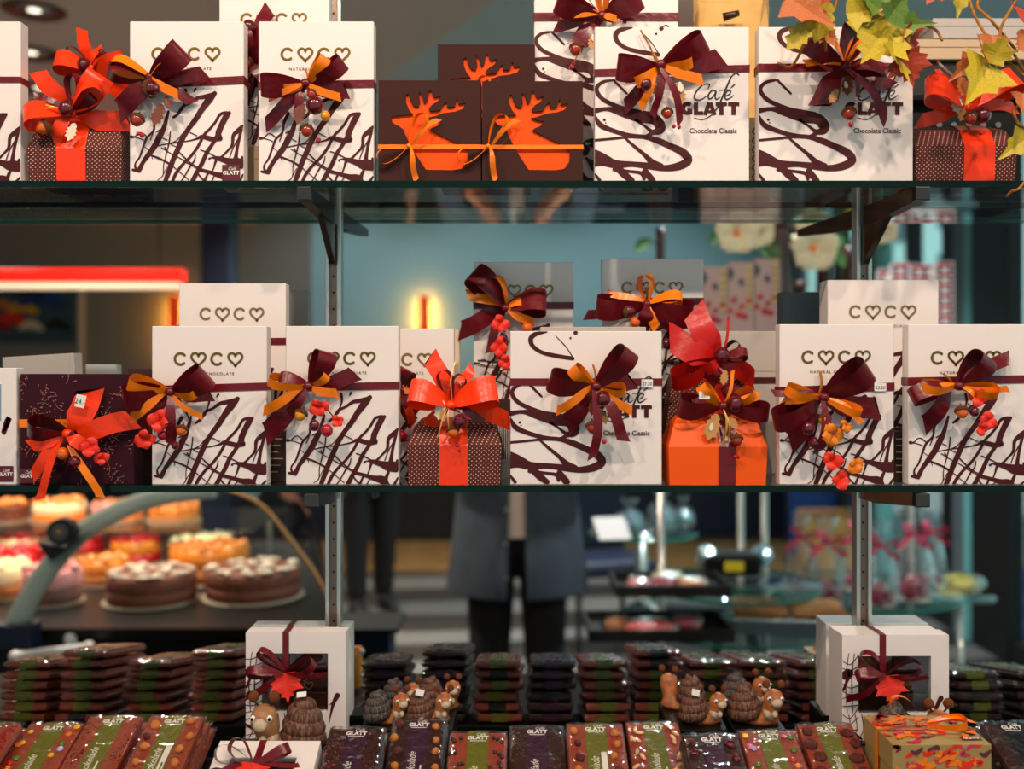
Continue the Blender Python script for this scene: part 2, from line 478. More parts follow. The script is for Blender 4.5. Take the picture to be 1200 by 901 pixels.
def nut_mesh():
    if 'nut' not in SHARED:
        SHARED['nut'] = G().lathe([(0, -1.15), (.12, -1.08), (.5, -.92), (.86, -.5), (1, 0), (.95, .45), (.7, .8), (0, .95)], 14).mesh('nut', True)
    return SHARED['nut']
def cap_mesh():
    if 'cap' not in SHARED:
        SHARED['cap'] = G().lathe([(.98, .02), (1.16, .08), (1.18, .3), (1.0, .68), (.6, .95), (.2, 1.06), (.12, 1.5), (0, 1.52)], 14, jit=.05).mesh('cap', True)
    return SHARED['cap']
def ball_mesh():
    if 'ball' not in SHARED: SHARED['ball'] = G().ball((0, 0, 0), 1, 10).mesh('berry', True)
    return SHARED['ball']
def petal_mesh():
    if 'petal' not in SHARED:
        g = G(); V = []; n = 7; m = 5
        for i in range(n):
            for j in range(m):
                a, b = i / (n - 1), j / (m - 1) - .5
                w = sin(pi * min(1, .12 + a * .85)) ** .7
                V.append((b * 1.1 * w, -.35 * sin(a * 2.4) - .25 * (.5 - abs(b)) + .07 * sin(11 * a + 7 * b), a))
        g.add(V, [(i * m + j, i * m + j + 1, (i + 1) * m + j + 1, (i + 1) * m + j) for i in range(n - 1) for j in range(m - 1)])
        SHARED['petal'] = g.mesh('petal', True)
    return SHARED['petal']

RM = {'D': 'burgundy_satin', 'O': 'orange_satin', 'R': 'red_satin', 'K': 'dark_red_satin', 'G': 'gold_thread'}
def decorate(root, to_local, knot, bow, orn='', y0=0.0):
    """bow: 'D L x y w [tilt]; ...', orn: 'berry x y r; ...' in the crop's own pixels; to_local maps them to (x, z) and k metres per crop px"""
    K, kk = to_local(*knot); i = 0
    for e in bow.split(';'):
        e = e.split()
        if not e: continue
        i += 1
        (tx, tz), _ = to_local(float(e[2]), float(e[3])); w = float(e[4]) * kk
        tilt = float(e[5]) if len(e) > 5 else (38, -34, 26, -42, 30, -25)[i % 6]
        base = .002 + .0022 * i
        if e[1] == 'L': g = rib_loop(K, (tx, tz), w, tilt, base=base); nm = 'bow_loop'
        else: g = rib_tail(K, (tx, tz), w, tilt * .6, base=base); nm = 'bow_tail'
        ob(nm, g, RM[e[0]], root, True, loc=(0, y0, 0))
    depth = .004 + .0022 * i
    kn = G().ball((0, 0, 0), .0062, 8, 1, .8, .9); ob('knot', kn, RM[bow.split()[0]], root, True, loc=(K[0], y0 - depth, K[1]))
    j = 0
    for e in orn.split(';'):
        e = e.split()
        if not e: continue
        j += 1
        (x, z), _ = to_local(float(e[1]), float(e[2])); r = float(e[3]) * kk; kind = e[0]
        yy = y0 - depth - .001 - .0012 * (j % 4)
        if kind.startswith('berry'):
            mm = {'berry': 'berry_red', 'berryb': 'berry_bright', 'berryo': 'berry_orange', 'berryy': 'berry_yellow'}[kind]
            ob('berry', ball_mesh(), mm, root, loc=(x, min(yy, y0 - r * 1.02), z), scale=(r, r, r * 1.08))
        elif kind.startswith('acorn'):
            mm = {'acorn': 'acorn_brown', 'acorno': 'berry_orange', 'acorny': 'berry_yellow', 'acornr': 'berry_red'}[kind]
            a = radians(float(e[4])) if len(e) > 4 else 0
            n_ = ob('acorn', nut_mesh(), mm, root, loc=(x, min(yy, y0 - r * 1.25), z), scale=r, rot=(-.4, a, 0))
            ob('acorn_cap', cap_mesh(), 'acorn_cap', n_)
        elif kind.startswith('leaf'):
            mm = {'leaf': 'leaf_brown', 'leaft': 'leaf_tan', 'leafw': 'leaf_frost'}[kind]
            a = radians(float(e[4])) if len(e) > 4 else 3.0
            ob('oak_leaf', leaf_mesh('oak', .25, .2), mm, root, loc=(x - sin(a) * r, min(yy + .004, y0 - .0015), z - cos(a) * r), scale=(r * 1.8, r, r * 2), rot=(0, a, 0))
        elif kind.startswith('flower'):
            mm = {'flower': 'petal_red', 'flowero': 'petal_orange'}[kind]
            for q in range(4):
                a = rnd.uniform(-.5, .5) + q * pi / 2 + (float(e[4]) if len(e) > 4 else 0)
                ob('petal', petal_mesh(), mm, root, loc=(x, yy, z), scale=r * rnd.uniform(.85, 1.15), rot=(rnd.uniform(-.2, .4), a, rnd.uniform(-.5, .5)))
        elif kind == 'twig':
            (x2, z2), _ = to_local(float(e[4]), float(e[5]))
            ob('twig', G().tube([(x, y0 - .004, z), ((x + x2) / 2 + .002, y0 - .007, (z + z2) / 2), (x2, y0 - .005, z2)], max(r, .0005), 6, sm=4), 'twig' if len(e) < 7 else 'twig_dark', root, True)

# ---------------------------------------------------------------- room shell
YW, ZC, XR, XL = 9.0, 2.92, 2.45, -5.2      # back wall, ceiling, glazed side, far side
struct('floor', G().box(XL, XR, -1.3, YW, -.08, 0), 'floor_dark')
FL = bpy.data.objects['floor']
struct('wall_back', G().box(XL, XR, YW, YW + .12, 0, ZC), 'wall_teal')
struct('wall_left', G().box(XL - .12, XL, -1.3, YW, 0, ZC), 'wall_grey')
struct('ceiling', G().box(XL, XR + .1, -1.3, YW + .12, ZC, ZC + .1), 'ceiling_teal')
# lowered grey ceiling field with a curved edge
arc = [(.1, 3.2), (-.09, 3.66), (-.23, 3.93), (-.40, 4.22), (-.61, 4.6), (-.9, 5.0), (-1.4, 5.6), (-2.0, 6.6), (-2.4, YW)]
pl = [(XL, -1.3), (1.2, -1.3), (.7, .8), (.3, 2.4)] + arc + [(XL, YW)]
tri = tessellate_polygon([[Vector((a, b, 0)) for a, b in pl]]); n_ = len(pl)
struct('ceiling_soffit', G().add([(a, b, ZC - .07) for a, b in pl] + [(a, b, ZC) for a, b in pl],
       list(tri) + [(i, (i + 1) % n_, n_ + (i + 1) % n_, n_ + i) for i in range(n_)]), 'ceiling_grey')
struct('trim_1', G().box(XL, XR, YW - .03, YW, 0, 1.15), 'navy')
struct('wall_shade', G().box(XL, -1.9, YW - .02, YW, 1.15, ZC), 'wall_grey')  # grey sheet over the teal wall: paints its left part as shaded
c_ = P(258, 300, 6.5).x
struct('column_1', G().rbox(c_ - .1, c_ + .1, 6.4, 6.6, 0, ZC - .07, .01), 'navy')
# floor: a wooden border at the back, pale strips laid into the dark floor
k = 0
for y0, y1 in ((7.25, 8.6),):
    for i in range(9):
        x0 = XL + i * .85
        ob('floor_plank', G().box(x0, x0 + .84, y0, y1, 0, .004), 'floor_wood', FL)
for i, (y0, y1) in enumerate(((6.75, 7.15), (6.0, 6.35), (5.35, 5.6), (4.78, 5.02), (4.3, 4.5), (3.85, 4.05), (3.45, 3.62), (3.05, 3.25), (2.6, 2.85))):
    s = .10
    ob('floor_strip', G().add([(XL, y0 + s * XL, .003), (XR, y0 + s * XR, .003), (XR, y1 + s * XR, .003), (XL, y1 + s * XL, .003),
                               (XL, y0 + s * XL, 0), (XR, y0 + s * XR, 0), (XR, y1 + s * XR, 0), (XL, y1 + s * XL, 0)],
                              [(0, 1, 2, 3), (0, 4, 5, 1), (2, 6, 7, 3), (1, 5, 6, 2), (0, 3, 7, 4)]), 'floor_light', FL)

# ---------------------------------------------------------------- the display: counter, posts, brackets, glass
ZT = EYE - (212 - CV) * 1.15 / FPX       # top face of the upper shelf
ZM = EYE - (568.5 - CV) * 1.15 / FPX     # top face of the lower shelf
TH = .008
YF, YM, YB = 1.148, 1.288, 1.425         # front edge, joint, rear edge
ZCNT = .905
ct = thing('display_counter', 'black counter under the slanted rack of chocolate bars', 'counter', (0, 1.36, 0))
ob('counter_top', G().rbox(-1.5, 1.5, -.44, .44, ZCNT - .04, ZCNT, .004), 'counter_black', ct)
ob('plinth', G().box(-1.45, 1.45, -.36, .40, 0, ZCNT - .04), 'counter_black', ct)

for i, (z, nm) in enumerate(((ZT, 'upper'), (ZM, 'lower'))):
    for a, b, w in ((YF, YM - .001, 'front'), (YM + .001, YB, 'rear')):
        t = thing('glass_shelf', f'clear glass pane forming the {w} half of the {nm} shelf', 'shelf', (0, a, z - TH))
        ob('pane', G().box(-1.3, 1.3, .0012, b - a - .0012, 0, TH), 'shelf_glass', t)
        ob('front_edge', G().box(-1.3, 1.3, 0, .0012, 0, TH), 'glass_edge', t)
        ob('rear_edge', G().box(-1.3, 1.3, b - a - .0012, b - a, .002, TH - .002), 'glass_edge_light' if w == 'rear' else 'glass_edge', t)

def post(u, label):
    x = P(u, 0, YM).x
    t = thing('shelf_post', label, 'post', (x, YM, ZCNT))
    H_ = 2.5 - ZCNT
    for s in (-1, 1): ob('rail', G().rbox(s * .0075 - .0028, s * .0075 + .0028, -.008, .012, 0, H_, .0015), 'chrome', t)
    ob('slotted_strip', G().box(-.0049, .0049, -.003, .011, 0, H_), 'steel_strip', t)
    g = G()
    for j in range(int(H_ / .0215)): g.tube([(0, -.0031, .03 + j * .0215), (0, -.0034, .03 + j * .0215)], .0016, 8)
    ob('slot_holes', g, 'slot_black', t, kind='stuff')
    ob('foot', G().rbox(-.02, .02, -.015, .02, 0, .006, .001), 'chrome_dark', t)
    return x
PXL = post(391.5, 'chrome slotted shelf post beside the cake counter')
PXR = post(1010.5, 'chrome slotted shelf post before the ribboned cellophane bags')
def bracket(x, ux, z, lab):
    """arm from the shelf's front edge, past the post, to its rear edge"""
    zb = z - TH; xf = P(ux, 0, YF).x
    t = thing('shelf_bracket', lab, 'bracket', (x, YM, zb))
    dx = (xf - x) / (YM - YF)
    def X(y): return -dx * y
    ya, yb = YF - YM + .002, .19
    g = G(); V = []
    for y, h in ((ya, .016), (-.05, .024), (.06, .022), (yb, .010)):
        for sx, sz in ((-1, 0), (1, 0), (1, 1), (-1, 1)): V.append((X(y) + sx * .0065, y, -.0006 - h * sz))
    g.add(V, [(i * 4 + a, i * 4 + (a + 1) % 4, i * 4 + 4 + (a + 1) % 4, i * 4 + 4 + a) for i in range(3) for a in range(4)] + [(0, 1, 2, 3), (12, 15, 14, 13)])
    ob('arm', g, 'chrome_dark', t)
    ob('end_cap', G().rbox(X(ya) - .0085, X(ya) + .0085, ya - .012, ya, -.0165, -.0006, .0012), 'chrome_dark', t)
    if z < 1.5: return
    ob('gusset', G().add([(-.004, -.012, -.02), (.004, -.012, -.02), (.004, -.012, -.075), (-.004, -.012, -.075), (X(-.07) - .004, -.07, -.022), (X(-.07) + .004, -.07, -.022)],
                         [(0, 1, 2, 3), (0, 4, 5, 1), (1, 5, 2), (0, 3, 4), (3, 2, 5, 4)]), 'chrome_dark', t)
for x, ux, a in ((PXL, 358, 'on the post beside the cake counter'), (PXR, 1078, 'on the post before the ribboned bags')):
    bracket(x, ux, ZT, 'chrome shelf bracket under the upper glass shelf, ' + a)
    bracket(x, ux + (9 if ux < 600 else 0), ZM, 'chrome shelf bracket under the lower glass shelf, ' + a)

# ---------------------------------------------------------------- printed artwork
def heart(cx, cz, w, stroke):
    pts = []
    for i in range(33):
        a = 2 * pi * i / 32
        pts.append((cx + w / 2 * (16 * sin(a) ** 3) / 16, cz - w / 2 * (13 * cos(a) - 5 * cos(2 * a) - 2 * cos(3 * a) - cos(4 * a)) / 15.2, stroke))
    return pts
def letter_c(cx, cz, r, stroke):
    return [(cx + r * cos(radians(a)), cz - r * sin(radians(a)), stroke) for a in range(42, 320, 18)]
LOGO = [letter_c(34, 39, 6.6, 3), heart(55.3, 38.6, 16.6, 2.7), letter_c(77.4, 39, 6.6, 3), heart(99, 38.6, 16.6, 2.7)]
def trace(txt, x0, y0, k):
    """traced strokes 'x,y,w x,y,w ...' per line, in crop pixels -> mm from the box's top left corner"""
    return [[((float(a) - x0) / k, (float(b) - y0) / k, float(c) / k) for a, b, c in (p.split(',') for p in ln.split())] for ln in txt.strip().splitlines()]
DRIZ = trace("""
745,110,38 700,160,60 640,240,50 590,320,46 530,400,40 480,480,44 440,570,44 400,660,44 370,740,44 330,850,36
720,125,40 650,140,36 600,150,30 540,190,22 480,220,24 440,280,26 400,310,20
500,80,24 510,130,20 495,190,14 470,240,30
585,75,22 572,95,10
360,260,20 320,400,40 290,460,50 250,540,50 200,610,44 150,680,34 120,740,40
280,270,30 245,350,22 235,420,18 180,480,20 155,540,18 120,640,16 85,690,14 85,730,20 110,755,22
62,746,20 118,758,26
50,472,28 80,470,12 110,440,9 140,438,9 180,470,12
80,475,8 120,485,8 155,500,8
866,272,30 840,300,50 800,380,48 775,450,50 800,492,22 720,490,40 640,470,34 590,490,16 500,510,10 380,525,10 280,545,10
845,270,26 790,285,24 750,350,22 700,410,22 660,450,24 600,560,24 540,640,24 480,700,24 420,780,28 390,850,26
770,460,40 720,540,30 680,600,34 640,690,36 600,760,36 560,840,40
978,380,24 940,420,40 900,460,30 890,540,24 850,590,18 800,640,20 760,660,24 740,720,14 720,770,12
968,410,24 945,500,26 930,580,26 920,650,40 930,690,90 960,690,80
950,470,10 900,560,10 870,640,10
700,655,20 720,645,10 770,650,36 840,670,50 900,690,80 975,700,80
620,745,30 700,765,30 780,790,44 850,805,70 870,840,60
900,740,24 880,800,30 910,850,10
975,640,20 960,720,30
980,790,20 950,850,30
215,625,16 280,650,16 340,680,16 375,705,24
155,550,6 200,590,6 230,660,6
330,560,14 345,600,8 320,700,8 315,790,8 270,830,6
375,430,10 365,520,12 335,640,10
300,560,8 380,610,7 440,640,8 520,690,10 600,735,8
450,600,10 510,660,14 560,700,10 620,730,7
530,430,8 600,465,8
480,440,6 430,500,8 380,530,8 440,560,6
625,580,8 680,600,10 760,640,10
585,620,8 575,670,12 540,720,14 500,790,10 460,850,10
400,720,8 460,770,7 530,830,8
350,720,6 320,780,6
240,420,8 210,495,10
690,770,16 665,830,20 660,855,20
740,800,10 720,850,12
600,770,12 640,820,14 670,840,14
310,480,8 350,500,8
260,430,10 300,410,12""", 36, -490, 7.0)
SWIRL = trace("""
240,36,6 175,48,26 148,75,28 160,115,24 210,150,22 290,170,24 385,185,22
288,57,4 330,100,6 355,130,5 385,178,6
400,40,24 402,40,24
372,70,12 373,70,12
140,325,10 80,335,18 45,365,22 50,400,24 90,440,24 180,480,26 260,510,40 340,530,60
33,495,30 100,485,22 180,500,50 280,525,70 360,540,60 395,580,60 385,605,46 350,610,24 310,580,14 250,540,16
140,330,14 180,370,14 210,400,12
33,520,10 60,570,30 120,600,26 220,630,24 310,640,24 380,660,34 450,690,36 520,725,44 550,768,46 500,800,44 420,812,34 330,800,36 240,790,30 150,790,46 80,770,60 33,765,80
33,658,14 120,650,14 220,640,14 300,640,16 350,620,22 400,600,30
200,645,12 250,690,18 310,740,22 350,780,36 400,800,30
33,715,14 80,745,30 140,790,40 200,850,40 240,880,30
140,820,20 230,830,16 290,840,20 305,870,20
310,830,36 350,880,40
33,850,20 60,880,20
85,545,14 87,545,14
93,562,8 94,562,8""", 33, 31, 4.744)
def cg(pts):
    return [((x - 388) / 4, (y - 128) / 4, w / 4) for x, y, w in pts]
CAFE = [cg(p) for p in (   # the thin script word
    [(915, 418, 3), (922, 398, 7), (905, 394, 5), (880, 408, 7), (858, 435, 8), (852, 458, 8), (866, 470, 7), (890, 464, 5), (915, 445, 3)],
    [(952, 428, 4), (935, 424, 6), (918, 444, 7), (920, 464, 7), (936, 456, 5), (954, 428, 5), (948, 452, 7), (954, 466, 6), (972, 456, 3)],
    [(1058, 352, 7), (1046, 344, 5), (1026, 358, 6), (1006, 400, 8), (985, 450, 8), (962, 500, 7), (930, 540, 5), (890, 560, 4), (850, 552, 3)],
    [(968, 424, 3), (1020, 420, 3)],
    [(996, 452, 4), (1018, 440, 5), (1020, 426, 5), (1004, 428, 6), (994, 450, 7), (1000, 466, 7), (1018, 460, 5), (1036, 446, 3)],
    [(1022, 412, 4), (1040, 396, 6)])]

GLATT_ = trace("562,464,20 552,458,22 536,458,22 523,470,24 521,486,24 529,502,22 545,508,20 560,504,20\n544,490,16 571,490,16\n562,486,20 562,513,20\n592,449,24 592,518,24\n581,508,20 632,508,20\n641,518,22 665,449,22\n695,518,22 671,449,22\n650,500,14 686,500,14\n701,458,20 763,458,20\n732,449,24 732,518,24\n769,458,20 831,458,20\n800,449,24 800,518,24", 33, 31, 4.744)
def shrink(ss, w, ref):
    s = w / ref
    return [[(x * s, z * s, q * s) for x, z, q in st] for st in ss]

# widths inside the strokes are in mm: fix scale
def print_layer(root, name, ss, w, h, m, y=-.0004, clip=True, z0=0):
    g = G()
    strokes(g, ss, lambda x, z: (x / 1000 - w / 2, h - z / 1000), y, (-w / 2, w / 2, .0005, h) if clip else None)
    return ob(name, g, m, root, kind='stuff')
def letters(root, body, x, z, size, m, y=-.0005, **kw):
    return ob('lettering', text_mesh(body, 1.0, **kw), m, root, loc=(x, y, z), scale=size)

class Gift:
    def __init__(s, name, label, u0, u1, vt, Y, zb, cat='gift box', group=None, h=None, rz=0):
        k = Y / FPX; s.k = k; s.w = (u1 - u0) * k; s.uc = (u0 + u1) / 2
        s.h = (EYE - (vt - CV) * k) - zb if h is None else h
        s.zb = zb; s.vb = CV + (EYE - zb) / k
        s.root = thing(name, label, cat, (((u0 + u1) / 2 - CU) * k, Y, zb), (0, 0, rz), group)
    def loc(s, ox, oy):
        return lambda x, y: (((ox + x / 4 - s.uc) * s.k, (s.vb - (oy + y / 4)) * s.k), s.k / 4)

def band(g, z, wid, m='burgundy_satin', d=.02, slope=0):
    w = g.w / 2 + .0006; q = wid / 2
    G_ = G(); V = []
    for x, y in ((-w, d + .0006), (-w, -.0009), (w, -.0009), (w, d + .0006)):
        zz = z + slope * (x / w) * g.w / 2
        V += [(x, y, zz - q), (x, y, zz + q)]
    G_.add(V, [(2 * i, 2 * i + 1, 2 * i + 3, 2 * i + 2) for i in range(3)] + [(6, 7, 1, 0)])
    ob('ribbon_band', G_, m, g.root)

def coco(label, u0, u1, vt, Y, zb, h=None, d=.019, logo=False, foil='gold_foil', group=None, rz=0, driz=True):
    g = Gift('chocolate_box', label, u0, u1, vt, Y, zb, 'chocolate box', group, h, rz); w, h = g.w, g.h; s = w / .136
    ob('carton', G().rbox(-w / 2, w / 2, 0, d, 0, h, .0008, 1), 'white_card', g.root)
    print_layer(g.root, 'heart_lettering', shrink(LOGO, w, .136), w, h, foil, -.0005)
    letters(g.root, 'NATURAL CHOCOLATE', -.0012 * s, h - .0580 * s, .0045 * s, foil, space=1.35, bold=.012)
    if driz: print_layer(g.root, 'drizzle_print', shrink(DRIZ, w, .1355), w, h, 'choc_print')
    if logo:
        ob('logo_patch', G().box(w / 2 - .025, w / 2 - .004, -.0011, -.0006, .001, .020), 'logo_red', g.root)
        letters(g.root, 'GLATT', w / 2 - .0145, .0085, .0062, 'white_print', -.0014, bold=.03)
        letters(g.root, 'Café', w / 2 - .0135, .0137, .0052, 'white_print', -.0014, shear=.4)
    return g
def cafe(label, u0, u1, vt, Y, zb, h=None, d=.019):
    g = Gift('chocolate_box', label, u0, u1, vt, Y, zb, 'chocolate box', None, h); w, h = g.w, g.h; s = w / .180
    ob('carton', G().rbox(-w / 2, w / 2, 0, d, 0, h, .0008, 1), 'white_card', g.root)
    print_layer(g.root, 'drizzle_print', shrink(SWIRL, w, .180), w, h, 'choc_print')
    print_layer(g.root, 'script_lettering', shrink(CAFE, w, .180), w, h, 'black_print', -.0007, False)
    gq = G(); strokes(gq, shrink(GLATT_, w, .180), lambda x, z: (x / 1000 - w / 2, h - z / 1000), -.0006, None, False); ob('bold_lettering', gq, 'choc_print', g.root, kind='stuff')
    letters(g.root, 'Chocolate Classic', (.138 - .09) * s, h - .1238 * s, .0082 * s, 'choc_print', -.0006, bold=.01, sx=.93)
    return g

def riser(name, label, u0, u1, Y, zb, zt, m, d=.02, cat='carton'):
    """a carton standing under a raised box"""
    k = Y / FPX; x0, x1 = (u0 - CU) * k, (u1 - CU) * k
    t = thing(name, label, cat, ((x0 + x1) / 2, Y, zb)); w = (x1 - x0) / 2
    ob('carton', G().rbox(-w, w, 0, d, 0, zt - zb, .0008, 1), m, t)
    ob('closing_flap', G().box(-w * .9, w * .9, -.0006, .0004, (zt - zb) * .72, (zt - zb) * .98), m, t)
    return t

# ---- upper shelf, front row
Y1 = 1.156
g = coco('white drizzle-print box next to the spotted pouch, only its plain ribboned side half showing', -112, 24, 25, Y1, ZT); T = g.loc(0, 0)
band(g, T(0, 374)[0][1], .0072)
g = coco('white heart-lettered box with small dark-red corner logo, acorn and brown leaf under its bow', 152, 285.5, 25, Y1, ZT, logo=True); T = g.loc(0, 0)
band(g, T(0, 388)[0][1], .0095, slope=.05)
decorate(g.root, T, (735, 388), 'D T 905 495 50; D T 975 360 62; D T 575 532 92; D L 555 400 60; D L 880 250 115 30; O L 572 368 56; O L 852 345 48; O T 866 475 42',
         'leaf 770 560 55 200; acorn 680 588 30 10; acornr 752 445 38 -80; berryb 700 656 11; berryb 684 650 9; twig 735 385 5 738 288; leaf 822 505 32 150')
g = coco('white heart-lettered box with three hanging acorns under its bow, next to the reindeer box', 303, 438, 25, Y1, ZT); T = g.loc(300, 0)
band(g, T(0, 398)[0][1], .0092, slope=.02)
decorate(g.root, T, (252, 418), 'D T 45 585 58; D T 430 445 70; D L 405 292 75 35; D L 55 400 96 -30; D T 200 560 40; O L 325 290 56 30; O L 148 425 46; O T 412 490 36; O T 85 492 28',
         'leaf 225 555 55 190; acorn 262 640 28 0; berry 300 525 40; acorn 283 470 22 20; berryy 345 570 22; berryb 315 685 12; twig 250 415 5 236 330')
def reindeer(label, u0, u1, vt, Y, zb, h, flip, bowx):
    g = Gift('reindeer_box', label, u0, u1, vt, Y, zb, 'gift box', None, h); w, h = g.w, g.h; s = w / .119
    dp = [(632, 555), (640, 548), (690, 542), (735, 540), (715, 515), (702, 480), (700, 450), (712, 440), (720, 470), (735, 498), (760, 505), (768, 480), (762, 445), (764, 432), (776, 450), (786, 490),
          (800, 478), (806, 455), (808, 430), (820, 424), (824, 445), (836, 462), (858, 450), (866, 456), (850, 478), (828, 490), (808, 510), (812, 524), (862, 520), (880, 490), (890, 478), (896, 484), (894, 505),
          (930, 502), (938, 470), (945, 464), (948, 492), (975, 485), (984, 486), (966, 514), (930, 526), (880, 532), (835, 548), (806, 554), (832, 564), (868, 570), (850, 592), (825, 602), (812, 612),
          (900, 655), (970, 690), (992, 715), (990, 760), (965, 795), (920, 802), (795, 800), (775, 770), (740, 715), (705, 650), (690, 610), (672, 596), (648, 584), (636, 572)]
    deer = [(((x - 573) / 480 - .5) * w, h - (y - 378) / 480 * h) for x, y in dp]
    outer = [(-w / 2, 0), (w / 2, 0), (w / 2, h), (-w / 2, h)]
    tr = tessellate_polygon([[Vector((a, b, 0)) for a, b in outer], [Vector((a, b, 0)) for a, b in deer]])
    al = outer + deer; n = len(deer); G_ = G()
    G_.add([(a, 0, b) for a, b in al], tr)
    G_.add([(a, 0, b) for a, b in deer] + [(a, .003, b) for a, b in deer], [(i, (i + 1) % n, n + (i + 1) % n, n + i) for i in range(n)])
    G_.add([(-w / 2, 0, 0), (w / 2, 0, 0), (w / 2, 0, h), (-w / 2, 0, h), (-w / 2, .03, 0), (w / 2, .03, 0), (w / 2, .03, h), (-w / 2, .03, h)],
           [(4, 7, 6, 5), (0, 3, 7, 4), (1, 5, 6, 2), (3, 2, 6, 7), (0, 4, 5, 1)])
    ob('sleeve', G_, 'brown_card', g.root)
    ob('inner_box', G().box(-w / 2 + .001, w / 2 - .001, .003, .029, .001, h - .001), 'deer_orange', g.root, loc=(0, 0, 0))
    z = h * .345
    band(g, z, .0052, 'orange_satin', .03)
    kx = (bowx - .5) * w; K = (kx, z)
    for i, (k_, x, zz, wd, tl) in enumerate((('L', .006, .038, .006, 60), ('L', -.026, -.026, .006, 65), ('T', .036, .030, .006, 30), ('T', .011, -.040, .007, 20))):
        tip = (kx + x * s, z + zz * s)
        ob('bow_loop' if k_ == 'L' else 'bow_tail', rib_loop(K, tip, wd, tl, base=.001 + i * .001) if k_ == 'L' else rib_tail(K, tip, wd, tl, base=.001 + i * .001), 'orange_satin', g.root, True)
    ob('knot', G().ball((kx, -.005, z), .003, 6), 'orange_satin', g.root, True)
    return g
reindeer('brown box with cut-out orange reindeer, beside the white box of three acorns', 443.5, 563.5, 94, Y1, ZT, None, 0, .30)
reindeer('brown box with cut-out orange reindeer, beside the large swirl-print box', 565, 683, 95, Y1, ZT, None, 0, .06)
yb = 1.215; k_ = yb / FPX
reindeer('brown reindeer box raised behind two others, only antlers showing', 513, 627, 52, yb, EYE - (52 - CV) * k_ - .114 * 1.06, None, 0, .35)
riser('carton_block', 'plain brown carton hidden under the raised reindeer box', 518, 622, yb, ZT, EYE - (52 - CV) * k_ - .114 * 1.06, 'bar_carton', .03)

g = cafe('large white swirl-print box with two fine red berry tips, beside the reindeer box', 697, 878, 31.5, Y1, ZT); T = g.loc(600, 0)
band(g, T(0, 332)[0][1], .0085, slope=.03)
decorate(g.root, T, (683, 335), 'D T 520 500 60; D T 972 296 92; D L 482 318 112 -30; D L 858 196 96 32; O L 556 400 56; O L 816 292 52; O T 585 520 36; O T 872 410 46; D T 655 568 36; D T 772 606 32',
         'leaft 765 470 56 170; leaf 670 450 40 200; leafw 772 440 26 170; acorn 712 560 25 0; berry 612 428 28; berryb 740 622 9; berryb 763 627 9; twig 683 335 4 600 148; twig 683 335 5 660 256')
g = cafe('large white swirl-print box with yellow autumn leaves hanging over its bow', 889, 1070, 31.5, Y1, ZT); T = g.loc(900, 0)
band(g, T(0, 318)[0][1], .0095)
decorate(g.root, T, (330, 338), 'D T 560 425 82; D T 225 500 92; D T 552 330 72; D L 350 135 98 32; D L 145 205 96; O L 205 262 48; O L 415 242 48; O T 142 322 36; D T 400 480 26; D T 515 602 36',
         'leaf 340 430 50 185; leaft 275 480 38 210; leafw 330 430 18 170; acorn 345 562 30 0; berryb 350 612 12; twig 320 480 4 320 340')

def pouch(label, T0, x0, x1, ybot, ysh, ytop, band_, Y, zb, body='polka_card', rib='red_satin', d=.075, nm='gift_pouch'):
    """gable-topped carton: straight sides, then shoulders leaning in to a narrow top; T0 = crop origin, x/y in crop px"""
    u0, u1 = T0[0] + x0 / 4, T0[0] + x1 / 4
    g = Gift(nm, label, u0, u1, T0[1] + ytop / 4, Y, zb, 'gift pouch'); w = g.w; kk = g.k / 4
    zs, zt = (ybot - ysh) * kk, (ybot - ytop) * kk
    G_ = G(); V = []
    for z, sx, ya, yb in ((0, .97, 0, d), (zs, 1.0, -.002, d + .002), (zt * .72 + zs * .28, .86, d * .16, d * .84), (zt, .74, d * .40, d * .60)):
        for a, b in ((-1, ya), (1, ya), (1, yb), (-1, yb)): V.append((a * sx * w / 2, b, z))
    G_.add(V, [(i * 4 + a, i * 4 + (a + 1) % 4, i * 4 + 4 + (a + 1) % 4, i * 4 + 4 + a) for i in range(3) for a in range(4)] + [(3, 2, 1, 0), (12, 13, 14, 15)])
    ob('carton', G_, body, g.root)
    for s in (-1, 1):   # gusset folds at the shoulders
        ob('side_fold', G().add([(s * w * .502, .004, zs), (s * w * .502, d - .004, zs), (s * w * .40, d * .5, zs + (zt - zs) * .62), (s * w * .47, d * .5, zs * .98)], [(0, 3, 2), (3, 1, 2), (0, 1, 3)]), body, g.root)
    bx0, bx1 = [((T0[0] + b / 4) - g.uc) * g.k for b in band_]
    q = [(-.0012, 0), (-.0034, zs), (d * .16 - .0016, zt * .72 + zs * .28), (d * .40 - .001, zt + .0012), (d * .6 + .001, zt + .0012), (d * .84 + .0016, zt * .72 + zs * .28), (d + .0034, zs), (d + .0012, 0)]
    ob('ribbon_band', G().strip([((bx0 + bx1) / 2, a, b) for a, b in q], [((bx1 - bx0) / 2, 0, 0)] * len(q)), rib, g.root)
    return g
g = pouch('spotted brown gift pouch with flame-red bow, berry and orange acorn, between two white boxes', (0, 0), 130, 575, 848, 690, 500, (268, 405), Y1 + .004, ZT); T = g.loc(0, 0)
decorate(g.root, T, (350, 535), 'R T 165 315 90; R T 588 568 96; R L 470 350 125 25; R L 150 600 115; D L 295 372 36 60; D L 445 440 62; R T 250 660 60; D T 175 450 28; R L 520 470 80; G T 208 488 7; G T 230 515 6',
         'berry 335 522 38; acorno 232 612 32 60; leafw 355 630 45 200; berryb 205 655 10; twig 345 560 5 195 665', y0=.018)
g = pouch('second spotted pouch tucked behind the flame-red bowed pouch beside the white boxes', (0, 0), 320, 640, 848, 700, 470, (440, 520), Y1 + .098, ZT, d=.06); T = g.loc(0, 0)
